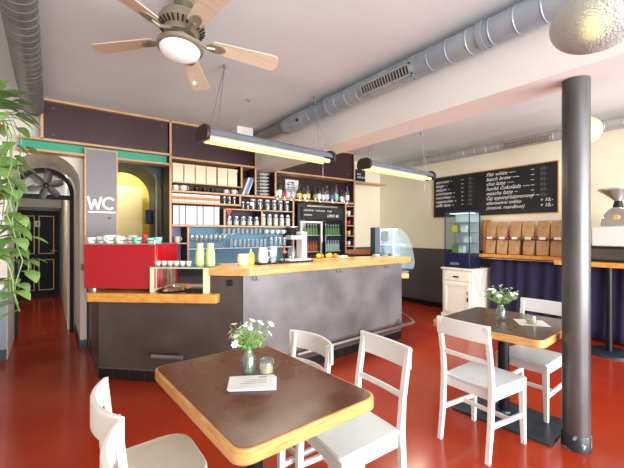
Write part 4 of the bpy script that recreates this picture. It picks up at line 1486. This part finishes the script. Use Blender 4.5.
# coffee roaster / mill on black box
t = thing('black_box', 'long black box on the right hand oak counter', 'box', (5.75, 1.35, 1.106))
MB().box(-.2, .2, -.5, .45, 0, .19).build('case', M['black'], t, bevel=.006)
MB().box(-.203, -.2, -.45, .4, .03, .16).build('front_panel', M['bar_panel'], t)
t = thing('coffee_mill', 'white enamel coffee mill with a wide steel hopper', 'grinder', (5.70, 1.47, 1.297))
t.scale = (1.12, 1.2, 1.24)
MB().box(-.13, .13, -.32, .14, 0, .2).build('base_case', M['white_ceramic'], t, bevel=.012)
b = MB()
arc = [(.135 * math.cos(math.radians(q)), .19 * math.sin(math.radians(q))) for q in range(0, 181, 12)]
b.prism(arc, -.08, .08, Matrix.Translation((0, -.06, .2)) @ Matrix.Rotation(PI / 2, 4, 'Z') @ Matrix.Rotation(PI / 2, 4, 'X'))
b.build('mill_head', M['chrome'], t, bevel=.01)
MB().lathe([(0, .28), (.04, .28), (.045, .4), (.03, .46), (0, .46)], 20, (-.02, -.06, 0)).build('throat', M['black'], t, smooth=True)
MB().lathe([(.03, .45), (.05, .47), (.15, .55), (.165, .56), (.165, .575), (.155, .572), (.04, .48)], 32, (-.02, -.06, 0)).build('hopper', M['steel'], t, smooth=True)
MB().lathe([(0, 0), (.025, 0), (.025, .03), (0, .03)], 20, mtx=Matrix.Translation((-.08, -.06, .29)) @ Matrix.Rotation(-PI / 2, 4, 'Y')).build('badge', M['gold'], t, smooth=True)
MB().tube([(-.1, .1, .0), (-.1, .1, .0), (-.12, .155, .02), (-.12, .155, .27)][1:], .013, 8).build('lever', M['black'], t)

# white cabinet
wc = thing('white_cabinet', 'old white wooden cabinet with one drawer and door by the right wall', 'cabinet', (5.57, 3.53, 0))
x0, x1, y0, y1 = 0, .58, -.29, .28
MB().box(x0 + .01, x1, y0 + .01, y1 - .01, .05, .84).build('carcass', M['cab_white'], wc, bevel=.003)
MB().box(x0 - .015, x1, y0 - .015, y1 + .015, .84, .872).build('top', M['cab_white'], wc, bevel=.006)
MB().box(x0 - .012, x1, y0 - .012, y1 + .012, 0.001, .075).build('plinth', M['cab_white'], wc, bevel=.006)
d = MB().box(x0 - .006, x0 + .01, y0 + .05, y1 - .05, .66, .80).build('drawer', M['cab_white'], wc, bevel=.004)
MB().box(x0 - .022, x0 - .006, -.05, .05, .715, .74).build('handle', M['black'], d, bevel=.004)
b = MB().box(x0 - .004, x0 + .01, y0 + .05, y1 - .05, .10, .62)
b.box(x0 - .012, x0 - .004, y0 + .05, y0 + .1, .10, .62).box(x0 - .012, x0 - .004, y1 - .1, y1 - .05, .10, .62)
b.box(x0 - .012, x0 - .004, y0 + .1, y1 - .1, .10, .155).box(x0 - .012, x0 - .004, y0 + .1, y1 - .1, .565, .62)
d = b.build('door', M['cab_white'], wc, bevel=.003)
MB().box(x0 - .02, x0 - .012, y0 + .065, y0 + .085, .33, .40).build('lock', M['black'], d)
MB().box(x0 - .02, x0 - .012, y0 + .065, y0 + .08, .44, .5).build('handle', M['chalk_faint'], d)
# display tower
dt = thing('display_fridge', 'small navy glass tower display fridge on the white cabinet', 'display fridge', (5.60, 3.545, .873))
MB().box(0, .34, -.235, .235, 0, .25).build('base_case', M['navy'], dt, bevel=.006)
for sx in (0.002, .322):
    for sy in (-.233, .221):
        MB().box(sx, sx + .012 + .004, sy, sy + .012, .25, .95).build('corner_post', M['navy'], dt)
MB().box(0, .34, -.235, .235, .94, .965).build('top_cap', M['navy'], dt)
for z in (.42, .60, .77):
    MB().box(.02, .31, -.215, .215, z, z + .008).build('glass_shelf', M['steel'], dt)
MB().box(.008, .011, -.22, .22, .25, .94).build('pane', M['window_glass'], dt)
MB().box(.315, .32, -.22, .22, .25, .94).build('rear_liner', M['can_white'], dt)
MB().box(.02, .32, -.23, -.227, .25, .94).build('pane', M['window_glass'], dt)
MB().box(.02, .32, .227, .23, .25, .94).build('pane', M['window_glass'], dt)
MB().box(.1, .25, -.2, .2, .925, .938).build('light_strip', M['cool_light'], dt)
MB().box(-.003, 0, -.05, .12, .05, .09).build('control_panel', M['chalk_faint'], dt)
for k, (y, z, mm, lb) in enumerate(((.12, .25, 'can_green', 'green carton at the bottom of the display fridge'), (.0, .25, 'can_white', 'white carton at the bottom middle of the display fridge'),
                                    (-.1, .428, 'can_white', 'white carton on the lowest glass shelf of the display fridge'), (.13, .608, 'yellow', 'yellow carton on the middle glass shelf of the display fridge'),
                                    (-.04, .608, 'can_white', 'white carton on the middle glass shelf of the display fridge'))):
    o = MB().box(-.04, .04, -.05, .05, 0, .12).build('food_carton', M[mm], bevel=.006)
    o.location = (5.60 + .17, 3.545 + y, .874 + z)
    tag(o, lb, 'carton')
t = tag(MB().tube([(5.62, 3.205, .86), (5.70, 3.20, .55), (5.80, 3.195, .40), (5.86, 3.2, .62), (5.92, 3.2, .8)], .006, 8).build('power_cable', M['white_ceramic'], smooth=True), 'white cable looping down the side of the white cabinet', 'cable')


# ================================================================== TABLES
def table(name, label, loc, rz, lx, ly, topm, edge=.045):
    t = thing(name, label, 'table', loc, rz)
    MB().prism(rpoly(-lx / 2, lx / 2, -ly / 2, ly / 2, .06), .697, .75).build('edge_band', M['oak_table'], t, bevel=.006)
    MB().prism(rpoly(-lx / 2 + .012, lx / 2 - .012, -ly / 2 + .012, ly / 2 - .012, .05), .7495, .7515).build('tabletop', topm, t)
    MB().box(-.2, .2, -.2, .2, .685, .697).build('mount_plate', M['black_metal'], t)
    MB().tube([(0, 0, .02), (0, 0, .685)], .042, 24).build('pole', M['black_metal'], t, smooth=True)
    MB().prism(rpoly(-.25, .22, -.40, .31, .01), .001, .016).build('base_plate', M['iron'], t, bevel=.002)
    MB().lathe([(0, .016), (.17, .016), (.17, .022), (.15, .024), (.06, .024), (.055, .04), (0, .04)], 32).build('base_ring', M['iron'], t, smooth=True)
    return t


T1 = table('cafe_table', 'square brown topped table with oak edge in the left foreground', (.792, 1.562, 0), math.radians(3), .675, .965, M['table_brown'])
T2 = table('cafe_table', 'dark topped table with oak edge beside the steel column', (2.965, 1.458, 0), math.radians(5), .83, .81, M['table_dark'])


# ================================================================== CHAIRS (front = +Y local)
def chair(name, label, curved, H, seat_m, wf=.41, wb=.36, dp=.41):
    t = thing(name, label, 'chair')
    SH = .46
    pm = M['white_paint']
    if curved:
        sp = round_poly([(-wf / 2, dp / 2), (wf / 2, dp / 2), (wb / 2, -dp / 2), (-wb / 2, -dp / 2)], [.13, .13, .05, .05], 8)
    else:
        sp = round_poly([(-wf / 2, dp / 2), (wf / 2, dp / 2), (wb / 2, -dp / 2), (-wb / 2, -dp / 2)], [.03, .03, .01, .01], 4)
    MB().prism(sp, SH - .025, SH).build('seat', seat_m, t, bevel=.008)
    # apron
    b = MB()
    b.bar((-wf / 2 + .03, dp / 2 - .03, SH - .055), (wf / 2 - .03, dp / 2 - .03, SH - .055), .02, .06, side=(0, 1, 0))
    b.bar((-wb / 2 + .02, -dp / 2 + .015, SH - .055), (wb / 2 - .02, -dp / 2 + .015, SH - .055), .02, .06, side=(0, 1, 0))
    for s in (-1, 1):
        b.bar((s * (wf / 2 - .025), dp / 2 - .03, SH - .055), (s * (wb / 2 - .012), -dp / 2 + .015, SH - .055), .02, .06, side=(1, 0, 0))
    b.build('apron', pm, t)
    for s in (-1, 1):
        MB().bar((s * (wf / 2 - .028), dp / 2 - .03, SH - .025), (s * (wf / 2 - .02), dp / 2 - .025, 0), .04, .04, .028, .028).build('leg', pm, t, bevel=.003)
        # rear leg and back post in one curved piece
        xs = s * (wb / 2 - .004)
        yb = -dp / 2 - .008
        prof = [(yb - .045, 0), (yb - .012, .22), (yb, SH), (yb - .012, SH + .15), (yb - .055, H - .01)]
        bm_ = MB()
        if curved:
            prof[-1] = (yb - .022, H - .01)
            prof[-2] = (yb - .004, SH + .15)
        rings = []
        for i, (yy, zz) in enumerate(prof):
            d_ = .034 if i in (1, 2) else .026
            rings.append([(xs - .016, yy - d_ / 2, zz), (xs + .016, yy - d_ / 2, zz), (xs + .016, yy + d_ / 2, zz), (xs - .016, yy + d_ / 2, zz), (xs - .016, yy - d_ / 2, zz)])
        bm_.grid(rings)
        bmesh.ops.remove_doubles(bm_.bm, verts=bm_.bm.verts, dist=1e-5)
        bmesh.ops.holes_fill(bm_.bm, edges=[e for e in bm_.bm.edges if e.is_boundary])
        bm_.build('leg', pm, t, bevel=.003)
    yb = -dp / 2 - .008

    def rail(z0, z1, y_, bow, th, nm, ext):
        bb = MB()
        nseg = 14
        xw = wb / 2 + ext
        out, inn = [], []
        for k in range(nseg + 1):
            u = -1 + 2 * k / nseg
            out.append((u * xw, y_ - bow * (1 - u * u)))
            inn.append((u * xw, y_ - bow * (1 - u * u) + th))
        bb.prism(out + inn[::-1], z0, z1)
        return bb.build(nm, pm, t, bevel=.004)

    if curved:
        rail(H - .115, H, yb - .022, .07, .02, 'backrest', .035)
        rail(SH + .13, SH + .165, yb - .01, .05, .016, 'back_slat', -.01)
    else:
        rail(H - .115, H, yb - .058, .012, .02, 'backrest', .014)
        rail(SH + .15, SH + .18, yb - .02, .008, .016, 'back_slat', -.01)
    b = MB()
    for s in (-1, 1):
        b = MB()
        b.bar((s * (wf / 2 - .022), dp / 2 - .03, .20), (s * (wb / 2 - .006), yb - .012, .22), .018, .028, side=(1, 0, 0))
        b.build('stretcher', pm, t)
    MB().bar((-(wf / 2 - .03), .02, .205), (wf / 2 - .03, .02, .205), .018, .026, side=(0, 1, 0)).build('stretcher', pm, t)
    return t


cA = chair('wooden_chair', 'white wooden chair with straight back at the right of the brown table', False, .87, M['white_seat'], .44, .36, .40)
put(cA, (1.245, 1.412, 0), math.radians(90 - 4))
cC = chair('wooden_chair', 'white wooden chair in front of the dark topped table, back to the viewer', False, .87, M['white_seat'], .41, .36, .40)
put(cC, (2.485, 1.36, 0), math.radians(-90 - 2))
dup(cC, (3.24, 1.37, 0), math.radians(90), 'white wooden chair on the far side of the dark topped table')
cB = chair('curved_back_chair', 'white chair with curved back rail tucked in behind the brown table', True, .797, M['seat_grey'], .42, .38, .33)
put(cB, (1.145, 1.865, 0), math.radians(90))
dup(cB, (.39, 1.665, 0), math.radians(-90), 'white curved back chair at the left edge of the brown table, whole seat in view')
dup(cB, (.38, 1.20, 0), math.radians(-90), 'white curved back chair nearest the viewer, cut off at the lower left corner')

# ================================================================== TABLE ITEMS
def vase(label, loc):
    t = thing('glass_vase', label, 'vase', loc)
    MB().lathe([(0, 0), (.034, 0), (.037, .006), (.037, .085), (.022, .11), (.02, .125), (.027, .132), (.024, .13), (.017, .122), (.019, .108), (.033, .085), (.033, .008), (0, .006)], 24).build('vase_glass', M['vase_glass'], t, smooth=True)
    MB().lathe([(0, .008), (.032, .008), (.032, .075), (0, .075)], 24).build('water', M['water'], t, smooth=True)
    return t


def bouquet(label, loc, seed, hgt=.24, spread=.075, pink=False, rz=0):
    r = random.Random(seed)
    t = thing('flower_bouquet', label, 'flowers', loc, rz)
    st = MB(); lf = MB(); pt = MB(); pk_ = MB()
    for k in range(40):
        an = r.uniform(0, 2 * PI)
        rr = spread * math.sqrt(r.random())
        top = Vector((rr * math.cos(an) * 1.15, rr * math.sin(an) * 1.15, hgt * r.uniform(.72, 1.0) - rr * .4))
        mid = Vector((top.x * .1, top.y * .1, .12))
        bot = Vector((-.012 * math.cos(an), -.012 * math.sin(an), .012))
        st.tube([bot, mid, (mid + top) / 2 + Vector((0, 0, .012)), top], .0013, 5)
        for j in range(9):
            q = mid.lerp(top, r.uniform(.15, 1))
            dv = Vector((r.uniform(-1, 1), r.uniform(-1, 1), r.uniform(-.1, 1))).normalized()
            sd = dv.cross(Vector((r.uniform(-1, 1), r.uniform(-1, 1), r.uniform(-1, 1)))).normalized()
            L, wd = r.uniform(.016, .034), .0055
            vs = [lf.bm.verts.new(p) for p in (q, q + dv * L * .5 + sd * wd, q + dv * L, q + dv * L * .5 - sd * wd)]
            lf.bm.faces.new(vs)
        if k % 2 == 0:
            tgt = pk_ if (pink and k in (2, 8, 14)) else pt
            nrm = (top - mid).normalized() + Vector((r.uniform(-.4, .4), r.uniform(-.6, .2), .2))
            nrm.normalize()
            ax = nrm.orthogonal().normalized()
            bx_ = nrm.cross(ax)
            R_ = r.uniform(.013, .022)
            for j in range(7):
                a_ = 2 * PI * j / 7
                e = ax * math.cos(a_) + bx_ * math.sin(a_)
                e2 = ax * math.cos(a_ + .4) + bx_ * math.sin(a_ + .4)
                e3 = ax * math.cos(a_ - .4) + bx_ * math.sin(a_ - .4)
                vs = [tgt.bm.verts.new(p) for p in (top, top + e2 * R_ * .7 + nrm * .004, top + e * R_ + nrm * .006, top + e3 * R_ * .7 + nrm * .004)]
                tgt.bm.faces.new(vs)
            tgt.sphere(tuple(top + nrm * .003), .004, 1, 8, 5)
    st.build('stems', M['leaf_dark'], t)
    lf.build('leaves', M['leaf_dark'], t)
    pt.build('blossoms', M['petal'], t)
    if pink:
        pk_.build('pink_blossoms', M['petal_pink'], t)
    else:
        pk_.bm.free()
    return t


vase('clear glass bottle vase on the brown table', (.796, 1.640, .752))
bouquet('white and pink wildflower bouquet in the vase on the brown table', (.796, 1.640, .755), 3, .275, .105, True)
vase('clear glass bottle vase on the dark topped table', (2.955, 1.475, .752))
bouquet('white flower bouquet in the vase on the dark topped table', (2.955, 1.475, .755), 11, .29, .12)


def wjar(label, loc, rz, cloth_top):
    t = thing('glass_jar', label, 'jar', loc, rz)
    MB().lathe([(0, 0), (.034, 0), (.038, .01), (.039, .04), (.033, .058), (.033, .066), (.030, .066), (.030, .058), (.035, .04), (.034, .012), (0, .008)], 24).build('jar_glass', M['vase_glass'], t, smooth=True)
    MB().lathe([(0, .009), (.033, .009), (.034, .036), (0, .038)], 20).build('contents', M['sugar'], t, smooth=True)
    if cloth_top:
        MB().lathe([(0, .074), (.034, .073), (.038, .068), (.036, .06), (.0355, .058)], 24).build('lid', M['glass_milky'], t, smooth=True)
        MB().tube([(.036, 0, .06), (.052, 0, .056), (.055, 0, .035)], .003, 6).build('clip', M['steel'], t)
    return t


wjar('small clip top glass jar of brown sugar on the brown table', (.872, 1.598, .752), .3, True)
wjar('small open glass jar on the white napkin', (3.02, 1.275, .7545), 0, False)
o = MB()
o.prism(rpoly(-.105, .105, -.105, .105, .004), 0, .0015)
o = o.build('paper_napkin', M['paper'])
put(o, (3.06, 1.29, .752), math.radians(38))
tag(o, 'white paper napkin under the jar on the dark topped table', 'napkin')
# booklets
for k in range(3):
    t = thing('menu_booklet', ['white booklet at the bottom of the pile on the brown table', 'white booklet in the middle of the pile on the brown table',
                               'white printed booklet on top of the pile on the brown table'][k], 'booklet', (.765 - .005 * k, 1.52 + .003 * k, (.752 + .004 * k)), math.radians(-31 + 1.5 * k), 'white booklets in a pile')
    MB().box(-.105, .105, -.075, .075, 0, .0035).build('pages', M['paper'], t, bevel=.001)
    if k == 2:
        b = MB()
        for j in range(3):
            b.box(-.05 + .02 * j, .07, -.02 + .02 * j, -.017 + .02 * j, .0035, .0039)
        b.box(.03, .07, .045, .053, .0035, .0039)
        b.build('print', M['chalk_faint'], t)


# ================================================================== PLANTS ON THE LEFT
def leaf(b, q, dv, up, L, wd, r):
    """heart shaped bent leaf"""
    dv = dv.normalized()
    sd = dv.cross(up).normalized()
    nm = sd.cross(dv).normalized()
    outline = [(0, 0), (.08, .45), (.3, .55), (.6, .42), (.85, .18), (1, 0)]
    L_, C_, R_ = [], [], []
    for s, w_ in outline:
        c_ = q + dv * (s * L) + nm * (-.35 * L * s * s + .05 * L)
        C_.append(b.bm.verts.new(c_))
        L_.append(b.bm.verts.new(c_ + sd * (w_ * wd) + nm * (.12 * w_ * wd)) if 0 < s < 1 else C_[-1])
        R_.append(b.bm.verts.new(c_ - sd * (w_ * wd) + nm * (.12 * w_ * wd)) if 0 < s < 1 else C_[-1])
    for i in range(len(outline) - 1):
        for A in (L_, R_):
            f = [C_[i], A[i], A[i + 1], C_[i + 1]]
            u_ = []
            for v in f:
                if v not in u_:
                    u_.append(v)
            if len(u_) > 2:
                b.bm.faces.new(u_)


def pothos(label, loc, vines, seed, potm, potr=.075, poth=.12, mound=.12, nm=40, ls=.085):
    r = random.Random(seed)
    t = thing('trailing_plant', label, 'plant', loc)
    MB().lathe([(0, 0), (potr * .75, 0), (potr, poth), (potr * 1.08, poth), (potr * 1.08, poth - .02), (potr * .95, poth - .02), (0, poth - .02)], 24).build('pot', potm, t, smooth=True)
    st = MB(); lf = MB()
    for k in range(nm):
        an = r.uniform(0, 2 * PI)
        el = r.uniform(.1, 1.3)
        dv = Vector((math.cos(an) * math.cos(el), math.sin(an) * math.cos(el), math.sin(el)))
        q = Vector((0, 0, poth)) + dv * mound * r.uniform(.4, 1.1)
        st.tube([(0, 0, poth - .02), (Vector((0, 0, poth)) + q) / 2 + Vector((0, 0, .02)), q], .002, 5)
        leaf(lf, q, dv + Vector((0, 0, -.4)), Vector((0, 0, 1)), ls * r.uniform(.7, 1.2), ls * .75 * r.uniform(.8, 1.1), r)
    for vx, vy, ln_ in vines:
        pts = [Vector((vx * .3, vy * .3, poth)), Vector((vx * .8, vy * .8, poth + .03)), Vector((vx, vy, poth - .05))]
        z = poth - .05
        x_, y_ = vx, vy
        while z > poth - .05 - ln_:
            z -= .06
            x_ += r.uniform(-.018, .02)
            y_ += r.uniform(-.02, .02)
            pts.append(Vector((x_, y_, z)))
            an = r.uniform(0, 2 * PI)
            dv = Vector((math.cos(an), math.sin(an), r.uniform(-.7, .2)))
            leaf(lf, pts[-1] + dv * .015, dv, Vector((0, 0, 1)), ls * r.uniform(.7, 1.15), ls * .7, r)
        st.tube(pts, .0028, 6)
    st.build('vines', M['leaf'], t, smooth=True)
    lf.build('leaves', M['leaf'], t, smooth=True)
    return t


ps = thing('plant_shelf', 'white wall mounted shelf ladder carrying plant pots at the left edge', 'shelf', (-.45, 2.45, 0))
for z in (1.90, 1.54, 1.20):
    MB().box(-.295, .255, -.14, .14, z - .02, z).build('shelf_board', M['cab_white'], ps)
for sy in (-.13, .11):
    MB().box(-.295, -.27, sy, sy + .02, 1.0, 2.1).build('upright', M['cab_white'], ps)
pothos('bushy trailing plant in an orange pot on the top plant shelf', (-.29, 2.45, 1.901), [(.12, .05, .3), (.14, -.04, .4), (.10, .10, .5), (.16, .02, .2), (.11, -.1, .45)], 5, M['terracotta'], nm=90, mound=.2, ls=.1)
pothos('trailing plant in an orange pot on the middle plant shelf', (-.29, 2.45, 1.541), [(.13, .03, .35), (.12, -.07, .4), (.14, .08, .3), (.15, -.02, .2)], 8, M['terracotta'], nm=34, mound=.12, ls=.095)
pothos('trailing plant in a white pot on the lowest plant shelf', (-.30, 2.45, 1.201), [(.13, .05, .2), (.13, -.06, .15), (.14, 0, .1)], 12, M['white_ceramic'], nm=24, mound=.1, ls=.1)
